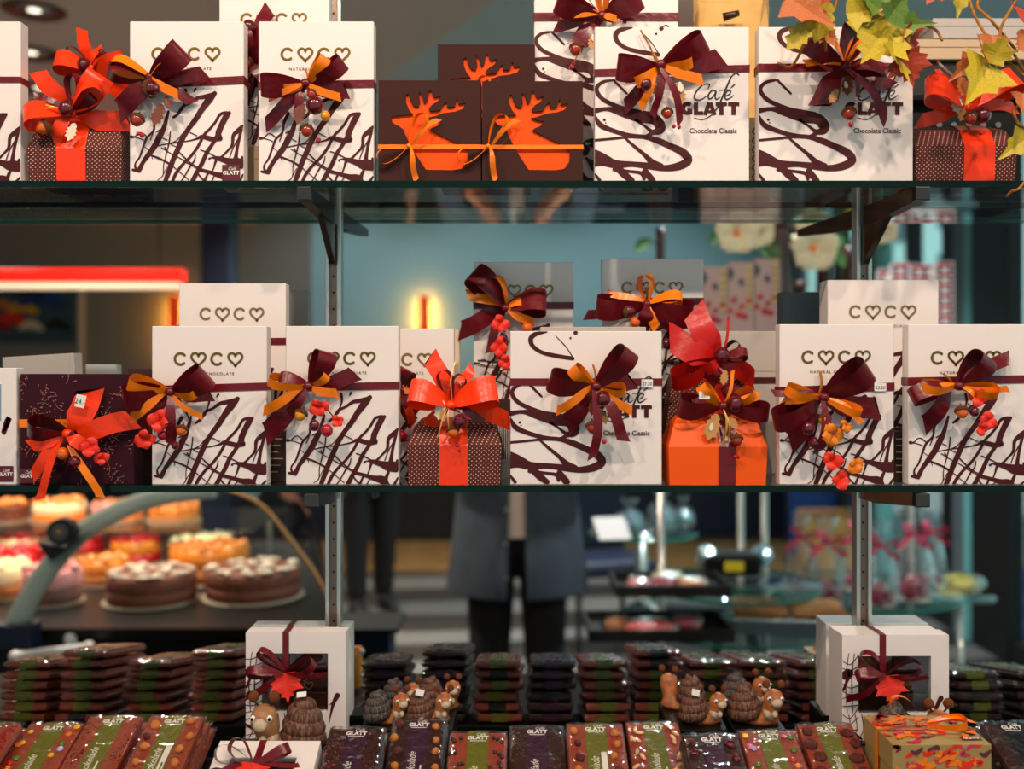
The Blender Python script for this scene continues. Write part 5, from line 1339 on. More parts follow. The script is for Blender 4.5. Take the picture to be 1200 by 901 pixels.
# ---------------------------------------------------------------- people
def skin_body(name, joints, bones, m, parent=None, sub=2):
    """joints: name -> (x, y, z, r); one continuous skinned mesh"""
    names = list(joints); me = bpy.data.meshes.new(name)
    me.from_pydata([joints[n][:3] for n in names], [(names.index(a), names.index(b)) for a, b in bones], [])
    o = bpy.data.objects.new(name, me); COL.objects.link(o); o.parent = parent
    md = o.modifiers.new('skin', 'SKIN'); md.use_smooth_shade = True
    for i, n in enumerate(names):
        r = joints[n][3]; me.skin_vertices[0].data[i].radius = r if isinstance(r, tuple) else (r, r)
    me.skin_vertices[0].data[0].use_root = True
    sd = o.modifiers.new('sub', 'SUBSURF'); sd.levels = sd.render_levels = sub
    me.materials.append(MAT[m]); return o
def person(label, loc, rz, arms, top, trousers, shirt, stride=0, long_hem=.66, hold=False):
    t = thing('person', label, 'person', loc, (0, 0, rz))
    J = {'pelvis': (0, 0, .95, .13), 'waist': (0, .0, 1.1, .11), 'chest': (0, .01, 1.30, .13), 'neck0': (0, .01, 1.44, .06), 'neck1': (0, -.005, 1.50, .048), 'jaw': (0, -.018, 1.545, (.062, .07)), 'face': (0, -.012, 1.60, (.074, .088)), 'crown': (0, .0, 1.66, (.07, .08)), 'top': (0, .003, 1.70, .035)}
    Bn = [('pelvis', 'waist'), ('waist', 'chest'), ('chest', 'neck0'), ('neck0', 'neck1'), ('neck1', 'jaw'), ('jaw', 'face'), ('face', 'crown'), ('crown', 'top')]
    for s, nm in ((-1, 'a'), (1, 'b')):
        st = stride * s
        J['hip' + nm] = (s * .09, 0, .90, .095); J['knee' + nm] = (s * .095, -.02 + st * .5, .50, .058); J['ank' + nm] = (s * .10, st, .09, .034); J['toe' + nm] = (s * .112, -.10 + st, .028, .02)
        Bn += [('pelvis', 'hip' + nm), ('hip' + nm, 'knee' + nm), ('knee' + nm, 'ank' + nm), ('ank' + nm, 'toe' + nm)]
        J['sh' + nm] = (s * .18, .01, 1.40, .062)
        if arms == 'hold': el, wr, dirv = (s * .235, -.09, 1.16, .043), (s * .085, -.235, 1.315, .028), Vector((-s * .25, -.1, 1)).normalized()
        else: el, wr, dirv = (s * .235, .02, 1.12, .043), (s * .235, -.06, .88, .028), Vector((0, -.15, -1)).normalized()
        J['el' + nm] = el; J['wr' + nm] = wr
        pv = Vector(wr[:3]); J['palm' + nm] = tuple(pv + dirv * .055) + ((.030, .018),)
        Bn += [('chest', 'sh' + nm), ('sh' + nm, 'el' + nm), ('el' + nm, 'wr' + nm), ('wr' + nm, 'palm' + nm)]
        side = dirv.cross(Vector((0, 1, 0))).normalized()
        for f, (off, L_) in enumerate(((-.026, .052), (-.009, .066), (.009, .070), (.026, .062))):
            b0 = pv + dirv * .085 + side * off; cur = Vector((0, -.012, 0)) if arms != 'hold' else Vector((-s * .012, -.006, 0))
            J[f'f{f}a' + nm] = tuple(b0) + (.0085,); J[f'f{f}b' + nm] = tuple(b0 + dirv * L_ * .5 + cur) + (.008,); J[f'f{f}c' + nm] = tuple(b0 + dirv * L_ * .8 + cur * 3) + (.007,)
            Bn += [('palm' + nm, f'f{f}a' + nm), (f'f{f}a' + nm, f'f{f}b' + nm), (f'f{f}b' + nm, f'f{f}c' + nm)]
        tb = pv + dirv * .035 - side * s * .032; J['t0' + nm] = tuple(tb) + (.0105,); J['t1' + nm] = tuple(tb + dirv * .034 - side * s * .018 + Vector((0, -.01, 0))) + (.009,)
        Bn += [('wr' + nm, 't0' + nm), ('t0' + nm, 't1' + nm)]
    skin_body('body', J, Bn, 'skin', t)
    for s in (-1, 1):
        ob('eye', G().ball((s * .032, -.092, 1.607), .0105, 8), 'eye_white', t, True); ob('ear', G().ball((s * .079, .004, 1.60), .022, 8, .4, .7, 1.3), 'skin', t, True)
    ob('nose', G().ball((0, -.102, 1.588), .013, 8, .8, 1.1, 1.5), 'skin', t, True); ob('mouth', G().ball((0, -.090, 1.555), .02, 8, 1.1, .35, .25), 'petal_red', t, True)
    ob('hair', G().loft([(0, .03, 1.52, .075, .06), (0, .03, 1.58, .088, .075), (0, .022, 1.64, .092, .092), (0, .012, 1.70, .075, .085), (0, .01, 1.735, .03, .04)], 18), 'hair', t, True)
    # trousers: hips then two legs in one skinned mesh
    TJ = {'p': (0, .01, .97, (.17, .13)), 'w': (0, .01, 1.05, (.165, .125))}; TB = [('p', 'w')]
    for s, nm in ((-1, 'a'), (1, 'b')):
        st = stride * s; TJ['h' + nm] = (s * .095, .01, .86, .112); TJ['k' + nm] = (s * .10, -.01 + st * .5, .50, .085); TJ['c' + nm] = (s * .105, .01 + st * .9, .16, .07); TJ['e' + nm] = (s * .105, .005 + st, .07, .068)
        TB += [('p', 'h' + nm), ('h' + nm, 'k' + nm), ('k' + nm, 'c' + nm), ('c' + nm, 'e' + nm)]
        ob('shoe', G().loft([(s * .115, -.055 + st, .0, .052, .14), (s * .115, -.055 + st, .025, .052, .138), (s * .113, -.045 + st, .055, .045, .115), (s * .108, .0 + st, .10, .042, .06)], 16), 'black_matte', t, True)
    skin_body('trousers', TJ, TB, trousers, t)
    # shirt
    ob('shirt', G().loft([(0, .01, .87, .185, .135), (0, .01, 1.0, .178, .135), (0, .01, 1.15, .165, .125), (0, .012, 1.30, .18, .135), (0, .014, 1.41, .155, .105), (0, .012, 1.455, .075, .07)], 24, False), shirt, t, True)
    if top:
        rings = [(0, .015, long_hem, .262, .19), (0, .015, long_hem + .012, .264, .192), (0, .015, .82, .245, .18), (0, .015, 1.0, .225, .168), (0, .014, 1.18, .212, .158), (0, .014, 1.32, .212, .155), (0, .014, 1.41, .185, .125), (0, .012, 1.46, .09, .085)]
        ob('jacket', G().loft(rings, 40, False, (-pi / 2 + .16, 3 * pi / 2 - .16)), top, t, True)
        for s in (-1, 1):
            ob('placket', G().strip([(s * (r[3] * sin(.20)), r[1] - r[4] * cos(.16) - .004, r[2]) for r in rings[:-1]], [(.017, -.002 * s, 0)] * 7), top, t, True)
            for z in (.74, .86, .98, 1.10, 1.22):
                if s > 0: continue
                ob('button', G().tube([(-.038, -.178 + (z < .9) * -.006, z), (-.038, -.184 + (z < .9) * -.006, z)], .008, 10), 'chrome', t)
            ej, wj = Vector(J['el' + ('a' if s < 0 else 'b')][:3]), Vector(J['wr' + ('a' if s < 0 else 'b')][:3])
            ob('sleeve', G().tube([(s * .165, .012, 1.40), (s * .205, -.02, 1.29), tuple(ej), tuple(ej.lerp(wj, .55))], [.088, .076, .064, .056], 14, False, 4), top, t, True)
        ob('collar', G().tube([(.07, -.075, 1.44), (.09, .0, 1.47), (0, .085, 1.485), (-.09, .0, 1.47), (-.07, -.075, 1.44)], .018, 8, sm=4), top, t, True)
    return t
pc = P(606, 0, 3.62)
person('person in open grey denim shirt, white top and black trousers, raising a camera', (pc.x, 3.62, 0), 0, 'hold', 'denim', 'cloth_black', 'cloth_white')
t = thing('camera', 'small black camera raised in the hands of the denim-shirted person', 'camera', (pc.x, 3.62 - .27, 1.375))
ob('camera_body', G().rbox(-.058, .058, -.018, .018, 0, .07, .006), 'black_matte', t); ob('lens', G().lathe([(.027, 0), (.029, .03), (.026, .045), (.0, .040)], 20).mesh('lens', True), 'frame_black', t, loc=(0, -.018, .034), rot=(pi / 2, 0, 0)); ob('shutter_button', G().tube([(.04, 0, .07), (.04, 0, .074)], .006, 10), 'chrome', t)
pc = P(434, 0, 6.05)
person('person dressed all in black standing before the dark bar counter', (pc.x, 6.05, 0), .5, 'down', 'cloth_black', 'cloth_black', 'cloth_black', .05, .9)

# ---------------------------------------------------------------- cake counter
YC0, YC1 = 2.55, 3.9; ZK = EYE - (724 - CV) * 2.66 / FPX
ccx0, ccx1 = P(-270, 0, 2.6).x, P(392, 0, 2.6).x
t = thing('cake_counter', 'glass cake counter with arched frame, black knob and white handle rod', 'display case', ((ccx0 + ccx1) / 2, YC0, 0)); CW = (ccx1 - ccx0) / 2; CX = (ccx0 + ccx1) / 2
def foot(z0, z1, e): return G().add([(x, y, z) for z in (z0, z1) for x, y in ((-CW, e), (CW, e), (CW - .31, 1.35 - e), (-CW, 1.35 - e))], [(0, 3, 2, 1), (4, 5, 6, 7), (0, 1, 5, 4), (1, 2, 6, 5), (2, 3, 7, 6), (3, 0, 4, 7)])
ob('base_cabinet', foot(0, ZK - .03, .02), 'counter_black', t)
ob('deck', foot(ZK - .03, ZK, 0), 'counter_black', t)
L = lambda u, v, y: P(u, v, y) - Vector((CX, YC0, 0))
def arch(nm, pts, w, m, y, depth):
    c = [L(u, v, y) for u, v in pts]; q = smooth_path([tuple(x) for x in c], 6); g = G(); V = []
    for i, p in enumerate(q):
        p = Vector(p); a, b = Vector(q[max(i - 1, 0)]), Vector(q[min(i + 1, len(q) - 1)]); d = (b - a).normalized(); n = Vector((-d.z, 0, d.x)) * w / 2
        V += [p - n, p + n, p + n + Vector((0, depth, 0)), p - n + Vector((0, depth, 0))]
    m_ = len(q); g.add(V, [(i * 4 + a, i * 4 + (a + 1) % 4, i * 4 + 4 + (a + 1) % 4, i * 4 + 4 + a) for i in range(m_ - 1) for a in range(4)] + [(0, 1, 2, 3), (4 * m_ - 4, 4 * m_ - 1, 4 * m_ - 2, 4 * m_ - 3)])
    ob(nm, g, m, t, True); return q
ARC = [(14, 736), (32, 700), (62, 657), (100, 620), (145, 596), (196, 580), (250, 573)]
q = arch('arch_frame', ARC, .048, 'case_frame', 2.5, .03)
ARC2 = [(262, 573), (305, 592), (345, 640), (372, 678), (392, 720)]
q2 = arch('arch_frame', ARC2, .008, 'wood_frame', 2.62, .012)
g = G(); n = len(q2); g.add([(a[0], a[1] + .014, a[2]) for a in q2] + [(a[0] - .29, 1.33, a[2]) for a in q2], [(i, i + 1, n + i + 1, n + i) for i in range(n - 1)]); ob('curved_glass', g, 'thin_glass', t, True)
c_ = [L(u, v, 2.535) for u, v in ARC + ARC2[1:]]; tr_ = tessellate_polygon([[Vector((x.x, x.z, 0)) for x in c_]]); ob('end_pane', G().add([tuple(x) for x in c_], tr_), 'thin_glass', t)
ob('corner_block', G().rbox(*sum([[a, b] for a, b in zip(L(-30, 760, 2.48), L(36, 733, 2.48) + Vector((0, .06, 0)))], [])[:4], L(0, 762, 2.48).z, L(0, 733, 2.48).z, .004), 'navy', t)
hp = [L(18, 769, 2.42), L(104, 758, 2.5)]
ob('handle_rod', G().tube(hp, .011, 10), 'white_card', t, True)
for h_ in hp: ob('handle_end', G().ball(h_, .015, 8), 'white_card', t, True)
ob('handle_bracket', G().tube([L(84, 760, 2.49), L(82, 748, 2.55)], .016, 8), 'frame_grey', t)
kp = L(75, 622, 2.46)
ob('knob_bracket', G().prism([(x - 0, z) for x, z in [(L(a, b, 2.48).x, L(a, b, 2.48).z) for a, b in ((45, 634), (62, 656), (106, 622), (80, 640))]], kp.y + .005, kp.y + .03), 'black_matte', t)
ob('knob', G().tube([kp + Vector((0, .01, 0)), kp + Vector((0, -.02, 0))], .034, 22), 'black_matte', t); ob('knob_ring', G().tube([kp + Vector((0, -.021, 0)), kp + Vector((0, -.024, 0))], .022, 20), 'chrome_dark', t); ob('knob_screw', G().ball(kp + Vector((0, -.025, 0)), .007, 8), 'wood_frame', t, True)
ZU = .93; xs0, xs1 = -CW, -.93 - CX
ob('inner_shelf', G().rbox(xs0, xs1 + .03, .74, 1.33, ZU - .012, ZU, .002), 'thin_glass', t)
for x in (xs0 + .03, xs1 + .015): ob('shelf_support', G().tube([(x, 1.05, ZK), (x, 1.05, ZU - .012)], .01, 8), 'chrome', t)
ob('light_bar', G().tube([(xs0, .62, ZU + .33), (xs1, .62, ZU + .33)], .010, 8), 'strip_white', t)
for x in (-1.55, -1.1): lamp('case_light', 'AREA', (x, YC0 + .45, ZU + .32), 1.6, (1, .68, .40), (x - .02, YC0 + .65, .8), .25)
BLOB = nugget(6, .18, .8, 'blob')
def cake(lab, u, v, wpx, hpx, y, side, top, topping, z=None, cat='cake', sides=0):
    r = wpx * y / FPX / 2; h = hpx * y / FPX; p = P(u, v, y); z = p.z if z is None else z
    t = thing('cake', lab, 'cake', (p.x, y, z), group='cakes in the counter')
    ob('cake_board', G().lathe([(r * 1.08, 0), (r * 1.1, .004), (r * 1.08, .006)], 24), 'cake_plate', t)
    ob('sponge', G().lathe([(r * .98, .0065), (r, .01), (r, h * .5)], 28), side, t, True); ob('icing', G().lathe([(r * 1.005, h * .5), (r * 1.01, h * .55), (r, h * .94), (r * .93, h), (0, h * 1.01)], 28), top, t, True)
    rr = random.Random(int(u * 3 + v)); n = 0
    if topping:
        fl = topping in ('sugar_white', 'cake_tan'); n = 34 if fl else 14
        for i in range(n):
            a = 2.4 * i; rad = r * (.92 * sqrt((i + .5) / n) if not fl else (.86 if i % 3 else .35) + rr.uniform(-.1, .08)); s = r * (rr.uniform(.06, .12) if fl else rr.uniform(.15, .22))
            ob({'cake_cream': 'cream_rosette', 'cake_red': 'glazed_berry', 'cake_orange': 'glazed_fruit', 'sugar_white': 'sugar_flake', 'cake_pink': 'sugar_flower', 'cake_tan': 'biscuit_piece'}[topping], BLOB, topping, t, loc=(rad * cos(a), rad * sin(a), h + s * .4), scale=(s * (1.4 if fl else 1), s, s * (.5 if fl else .8)), rot=(0, 0, rr.uniform(0, 6)))
    return t
zd = ZK + .001
cake('brown cake ringed with white sugar flakes beside the arched frame', 178, 735, 100, 34, 2.86, 'cake_brown', 'cake_brown', 'sugar_white', zd)
cake('brown striped-side cake dusted white, beside the slotted post', 297, 725, 108, 34, 2.92, 'cake_brown', 'cake_brown', 'sugar_white', zd)
cake('tall orange crumble cake behind the two white-dusted cakes', 246, 705, 90, 40, 3.16, 'cake_tan', 'cake_orange', 'cake_tan', zd)
cake('chocolate cake topped with cream rosettes behind the orange crumble cake', 238, 690, 72, 26, 3.45, 'cake_brown', 'cake_brown', 'cake_cream', zd)
cake('orange fruit tart between the sugar-flake cake and the arched frame', 123, 705, 56, 28, 3.10, 'cake_tan', 'cake_orange', 'cake_orange', zd)
cake('pink flower-topped cake just inside the arched frame', 62, 735, 64, 40, 2.84, 'cake_brown', 'cake_pink', 'cake_pink', zd)
cake('cream-swirled cake outside the arch at the counter edge', 4, 735, 64, 36, 2.92, 'sponge', 'cake_cream', 'cake_cream', zd)
cake('red jelly fruit cake at the counter edge under the black knob', 20, 690, 66, 30, 3.2, 'cake_red', 'cake_red', 'cake_red', zd)
cake('layered red and orange fruit cake in the back row beside the rosette cake', 160, 652, 58, 26, 3.45, 'cake_red', 'cake_orange', 'cake_red', zd)
cake('red berry cake in the back row beneath the black knob', 94, 652, 56, 26, 3.46, 'sponge', 'cake_red', 'cake_red', zd)
cake('red and white iced cake in the back row at the counter end', 26, 652, 56, 26, 3.5, 'cake_red', 'cake_cream', 'cake_red', zd)
cake('cream sponge cake with pink icing on the glass shelf', 138, 612, 58, 22, 3.5, 'cake_orange', 'cake_pink', 'cake_tan', ZU + .001)
cake('orange glazed cake on the glass shelf behind the black knob', 70, 612, 58, 22, 3.5, 'cake_orange', 'cake_cream', 'cake_orange', ZU + .001)
cake('dark glazed cake on the glass shelf at the counter end', 4, 612, 56, 20, 3.5, 'cake_brown', 'cake_brown', 'cake_orange', ZU + .001)
cake('golden nut cake on the glass shelf above the rosette cake', 204, 612, 56, 20, 3.5, 'cake_tan', 'cake_orange', 'cake_tan', ZU + .001)
# navy waste tub with an orange packet on the floor side of the counter
p = P(436, 790, 2.35)
t = thing('navy_tub', 'navy tub with black rim beside the window box', 'tub', (p.x - .02, 2.42, 0))
zr_ = EYE - (732 - CV) * 2.42 / FPX
ob('tub', G().loft([(0, 0, 0, .07, .07), (0, 0, zr_, .085, .085)], 4, True, (pi / 4, 2 * pi + pi / 4)), 'navy', t); ob('rim', G().rbox(-.085, .085, -.085, .085, zr_, zr_ + .012, .004), 'black_matte', t)
p = P(428, 783, 1.9)
t = thing('sweet_packet', 'orange sweet packet with white tied top before the navy tub', 'packet', (p.x, 1.72, ZCNT))
zz = EYE - (757 - CV) * 1.72 / FPX - ZCNT
ob('packet', G().loft([(0, 0, 0, .02, .012), (0, 0, zz * .3, .024, .016), (0, 0, zz * .8, .023, .014), (0, 0, zz, .022, .004)], 12, power=3), 'packet_orange', t); ob('tied_top', G().ball((.022, -.004, zz - .008), .006, 8), 'sugar_white', t, True)

# ---------------------------------------------------------------- tiered glass stand with trays
def disc(g_, r, z, th=.01): return G().lathe([(r, z - th), (r, z)], 48)
SX, SY = .66, 3.0
ZL, ZM2, ZTP = EYE - (758 - CV) * 2.66 / FPX, EYE - (690 - CV) * 2.86 / FPX, 1.21
t = thing('tiered_stand', 'round glass display stand on chrome poles carrying trays and gift bags', 'display stand', (SX, SY, 0))
for z, r, dx_, dy_ in ((ZL, .34, 0, 0), (ZM2 - .012, .26, 0, 0), (ZTP, .40, .10, .08)):
    ob('glass_tier', G().lathe([(r, z - .01), (r, z)], 48, (dx_, dy_, 0)), 'thin_glass', t, True); ob('tier_rim', G().lathe([(r + .0005, z - .010), (r + .003, z - .005), (r + .0005, z)], 48, (dx_, dy_, 0), cap=False), 'glass_edge_light', t, True)
for u, y in ((775, 3.06), (868, 3.36), (896, 3.2)):
    x = P(u, 0, y).x - SX; ob('pole', G().tube([(x, y - SY, 0), (x, y - SY, ZTP - .01)], .011, 12), 'chrome', t, True); ob('pole_foot', G().lathe([(.05, 0), (.05, .006), (.015, .014)], 16, (x, y - SY, 0)), 'chrome_dark', t)
for a in (.4, 1.9, 3.6, 5.2):
    ob('brace_rod', G().tube([(.30 * cos(a), .30 * sin(a), 0), (.05 * cos(a), .05 * sin(a), ZL - .012)], .008, 8), 'frame_black', t)
def tray(lab, u0, u1, v, y, z, d, packs):
    x0, x1 = P(u0, 0, y).x, P(u1, 0, y).x; w = (x1 - x0) / 2
    t = thing('sweet_tray', lab, 'tray', ((x0 + x1) / 2, y, z)); ob('tray_floor', G().box(-w, w, 0, d, 0, .006), 'black_matte', t)
    for a, b, c, e in ((-w, w, 0, .008), (-w, w, d - .008, d), (-w, -w + .008, .008, d - .008), (w - .008, w, .008, d - .008)): ob('tray_wall', G().box(a, b, c, e, .006, .032), 'black_matte', t)
    for i, (m_, x, yy, L_, r_, rz) in enumerate(packs):
        s = thing('sweet_packet', lab_p(lab, i), 'sweets packet', ((x0 + x1) / 2 + x * w, y + yy * d, z + .0065), (0, 0, rz), 'packets in the black trays')
        L_ *= .72; r_ *= .8
        ob('sweets', G().loft([(0, 0, 0, L_, r_), (0, 0, .012, L_ * 1.02, r_ * 1.05), (0, 0, .026, L_ * .9, r_ * .8), (0, 0, .032, L_ * .5, r_ * .4)], 14, power=3), m_, s, True)
        ob('cellophane', G().loft([(0, 0, 0, L_ * 1.12, r_ * 1.15), (0, 0, .02, L_ * 1.15, r_ * 1.18), (0, 0, .038, L_ * .8, r_ * .8)], 14, True, power=3), 'cellophane', s, True)
def lab_p(lab, i): return ('first', 'second', 'third', 'fourth')[i] + ' cellophane sweet packet in the ' + ' '.join(lab.split()[:2]) + ' tray'
tray('upper black tray of pink and yellow sweet packets on the glass stand', 722, 858, 690, 2.80, ZM2 - .011, .22, (('cake_pink', -.55, .35, .05, .035, .4), ('ball_pink', -.1, .4, .06, .035, -.2), ('cake_tan', .4, .4, .06, .04, .3), ('cake_cream', .05, .75, .07, .03, 0)))
tray('lower black tray of red sweet packets on the glass stand', 690, 862, 745, 2.70, ZL + .001, .24, (('cake_red', -.1, .35, .10, .045, .1), ('tray_sweet', -.55, .5, .05, .035, .8), ('ball_pink', .45, .55, .06, .04, -.3)))
p = P(920, 722, 2.86); wz = ZL + .046
t = thing('wafer_tray', 'silver-edged tray of golden wafer rolls resting beside the lower black tray', 'tray', (p.x, 2.86, ZL + .001), (0, 0, -.12))
ob('tray_block', G().rbox(-.155, .17, -.09, .12, 0, .038, .003), 'frame_grey', t); ob('silver_edge', G().rbox(-.16, .175, -.095, .125, .0385, .045, .002), 'foil_silver', t)
for i in range(4):
    for j in range(2): ob('wafer_roll', G().rbox(-.15 + j * .165, .0 + j * .165, -.082 + i * .05, -.045 + i * .05, .0455, .066, .008), 'tray_sweet', t)
t = thing('foil_packet', 'dark wrapped loaf with silver foil ends behind the upper black tray', 'packet', (P(860, 0, 3.12).x, 3.12, ZM2 - .011)); ob('loaf', G().rbox(-.10, .08, -.05, .05, .001, .075, .02), 'rack_black', t)
for x in (-.085, .09): ob('foil_end', G().ball((x, 0, .06), .04, 8, .9, 1.1, .9, .2), 'foil_silver', t)
ob('gold_label', G().rbox(-.04, .02, -.052, -.049, .02, .05, .001), 'orchid_yellow', t)
# small round glass table with cellophane parcels and a card
SX2, SY2 = P(752, 0, 3.75).x, 3.75; Z2 = EYE - (622 - CV) * 3.75 / FPX
t = thing('round_glass_table', 'small round glass table on one chrome leg, green rim', 'table', (SX2, SY2, 0))
ob('glass_top', disc(0, .21, Z2, .012), 'thin_glass', t, True); ob('rim', G().lathe([(.2105, Z2 - .012), (.214, Z2 - .006), (.2105, Z2)], 40, cap=False), 'glass_edge_light', t, True); ob('leg', G().tube([(0, 0, .01), (0, 0, Z2 - .012)], .022, 14), 'chrome', t, True); ob('foot', G().lathe([(.16, 0), (.16, .008), (.03, .02)], 28), 'chrome_dark', t, True)
def parcel(lab, p, r, h, inner, tie=None, balls=0, group=None, grp_y=0):
    t = thing('cellophane_bag', lab, 'cellophane bag', p, group=group); rr = random.Random(int(p[0] * 1000))
    n = 18; prof = [(r * .95, 0), (r * 1.05, h * .08), (r, h * .35), (r * .75, h * .58), (r * .22, h * .72), (r * .3, h * .8), (r * .6, h * 1.0)]
    ob('cellophane', G().lathe(prof, n, jit=.14), 'cellophane', t, True)
    if balls:
        for i in range(balls):
            a = i * 2 * pi / balls; s = r * .36; ob('chocolate_ball', ball_mesh(), inner, t, loc=(r * .5 * cos(a), r * .5 * sin(a), s + .002), scale=s)
        ob('chocolate_ball', ball_mesh(), 'cake_pink', t, loc=(0, -r * .1, r * .9), scale=r * .32); ob('paper_base', G().lathe([(r * .9, .0005), (r * .92, .004)], 20), 'sugar_white', t)
    else:
        ob('sweets', G().ball((0, 0, r * .8), r * .78, 8, 1, 1, .95, .15), inner, t)
    if tie:
        for a, L_, w_ in ((150, .05, 'L'), (25, .05, 'L'), (215, .07, 'T'), (-40, .075, 'T')):
            ob('bow_loop' if w_ == 'L' else 'bow_tail', (rib_loop if w_ == 'L' else rib_tail)((0, h * .72), (L_ * cos(radians(a)), h * .72 + L_ * sin(radians(a))), .015, 35, base=.004), tie, t, True, loc=(0, -r * .25, 0))
        ob('tie', G().lathe([(r * .25, h * .70), (r * .27, h * .72), (r * .25, h * .74)], 14), tie, t, True)
    return t
for i, (u, r, h) in enumerate(((738, .055, .13), (775, .06, .16), (800, .045, .12))):
    parcel(('silver foil parcel beside the white card on the round glass table', 'tall silver foil parcel behind the pole on the round glass table', 'small silver foil parcel at the rim of the round glass table')[i], (P(u, 0, (3.70, 3.78, 3.85)[i]).x, (3.70, 3.78, 3.85)[i], Z2 + .001), r, h, 'foil_silver', group='silver parcels on the round glass table')
t = thing('price_card', 'white folded card leaning on the round glass table', 'card', (P(720, 0, 3.6).x, 3.55, Z2 + .001), (0, 0, .2))
ob('card_front', G().add([(-.06, 0, 0), (.06, 0, 0), (.045, .045, .075), (-.075, .045, .075), (-.06, .002, 0), (.06, .002, 0), (.045, .047, .075), (-.075, .047, .075)], [(0, 1, 2, 3), (7, 6, 5, 4), (0, 4, 5, 1), (2, 6, 7, 3), (1, 5, 6, 2), (0, 3, 7, 4)]), 'white_card', t)
ob('card_back', G().add([(-.06, .09, 0), (.06, .09, 0), (.045, .048, .075), (-.075, .048, .075)], [(0, 1, 2, 3)]), 'white_card', t)
# dark chair and orange bottle behind the round table
t = thing('cafe_chair', 'dark blue upholstered chair behind the round glass table', 'chair', (P(705, 0, 5.2).x, 5.2, 0), (0, 0, .3))
ob('seat', G().rbox(-.23, .23, -.22, .22, .42, .50, .03), 'navy', t); ob('backrest', G().rbox(-.23, .23, .17, .23, .5, .98, .03), 'navy', t)
for x in (-.2, .2):
    for y in (-.19, .19): ob('leg', G().tube([(x, y, 0), (x, y, .43)], .016, 8), 'frame_black', t)
t = thing('orange_bottle', 'orange bottle standing on the dark bar counter', 'bottle', (P(675, 0, 8.8).x, 8.8, 1.041)); ob('bottle', G().lathe([(.06, 0), (.065, .02), (.065, .2), (.025, .28), (.022, .34)], 18), 'cake_orange', t, True); ob('stopper', G().lathe([(.024, .34), (.026, .37), (0, .372)], 14), 'rim_metal', t, True)

# ---------------------------------------------------------------- second glass stand with ribboned bags
SX3, SY3 = 1.195, 3.42; Z3 = EYE - (716 - CV) * 3.10 / FPX
t = thing('glass_cake_stand', 'round glass stand carrying the cellophane bags tied with pink ribbon', 'display stand', (SX3, SY3, 0))
ob('glass_top', disc(0, .325, Z3), 'thin_glass', t, True); ob('tier_rim', G().lathe([(.3255, Z3 - .01), (.328, Z3 - .005), (.3255, Z3)], 40, cap=False), 'glass_edge_light', t, True)
ob('stem', G().tube([(0, 0, .01), (0, 0, Z3 - .01)], .025, 14), 'chrome', t, True); ob('foot', G().lathe([(.2, 0), (.2, .01), (.03, .025)], 28), 'chrome_dark', t, True)
ob('lower_glass', G().lathe([(.03, .44), (.24, .44), (.24, .45), (.03, .45)], 40), 'thin_glass', t, True)
for i, (u, y, r, h, lab) in enumerate(((938, 3.36, .055, .27, 'slim cellophane bag with pink bow, beside the chrome pole'), (968, 3.22, .062, .28, 'cellophane bag with three dark pink balls before the framed board'), (1004, 3.42, .06, .28, 'cellophane bag with pink bow behind the slotted post'),
                                  (1030, 3.19, .062, .27, 'cellophane bag with pink bow just past the slotted post'), (1068, 3.27, .068, .30, 'wide cellophane bag with long pink ribbon tail near the window'), (1090, 3.47, .05, .27, 'cellophane bag at the rim by the dark window frame'))):
    parcel(lab, (P(u, 0, y).x, y, Z3 + .001), r, h, 'ball_pink', 'ribbon_pink', 3, 'pink-ribboned bags on the glass stand')
t = thing('sweets_packet', 'crinkled packet of red sweets on the lower glass of the stand', 'packet', (P(950, 0, 3.3).x + .02, 3.32, .451)); ob('sweets', G().ball((0, 0, .035), .045, 8, 1.2, 1, .75, .2), 'cake_red', t); ob('cellophane', G().ball((0, 0, .04), .058, 8, 1.3, 1.1, .68, .2), 'cellophane', t)
SX4, SY4 = P(1125, 0, 3.6).x, 3.6; Z4 = EYE - (697 - CV) * 3.6 / FPX
t = thing('side_plinth', 'slim chrome plinth with glass plate near the dark window frame', 'plinth', (SX4, SY4, 0)); ob('plate', disc(0, .12, Z4), 'thin_glass', t, True); ob('stem', G().tube([(0, 0, 0), (0, 0, Z4 - .01)], .012, 12), 'chrome', t, True); ob('foot', G().lathe([(.09, 0), (.09, .008), (.02, .016)], 20), 'chrome_dark', t, True)
t = thing('sweets_packet', 'cellophane packet of yellow-green sweets on the slim chrome plinth', 'packet', (SX4, SY4, Z4 + .001)); ob('sweets', G().ball((0, 0, .04), .06, 8, 1.1, .9, .6, .2), 'leaf_yellow', t); ob('cellophane', G().ball((0, 0, .042), .078, 8, 1.15, .95, .54, .15), 'cellophane', t)
# little orange gift cube on the counter
t = thing('orange_cube_box', 'little orange cube box with ribbon handle beside the plain window boxes', 'gift box', (P(951, 0, 1.66).x, 1.60, ZCNT)); zz = EYE - (766 - CV) * 1.6 / FPX - ZCNT
ob('box', G().rbox(-.019, .019, 0, .038, 0, zz, .001), 'orange_card', t); ob('lid', G().rbox(-.0205, .0205, -.0015, .0395, zz - .016, zz + .001, .001), 'foliage_box', t); ob('ribbon_handle', G().tube([(-.008, .019, zz), (-.004, .018, zz + .012), (.006, .018, zz + .012), (.012, .019, zz)], .002, 6, sm=4), 'orange_satin', t, True)

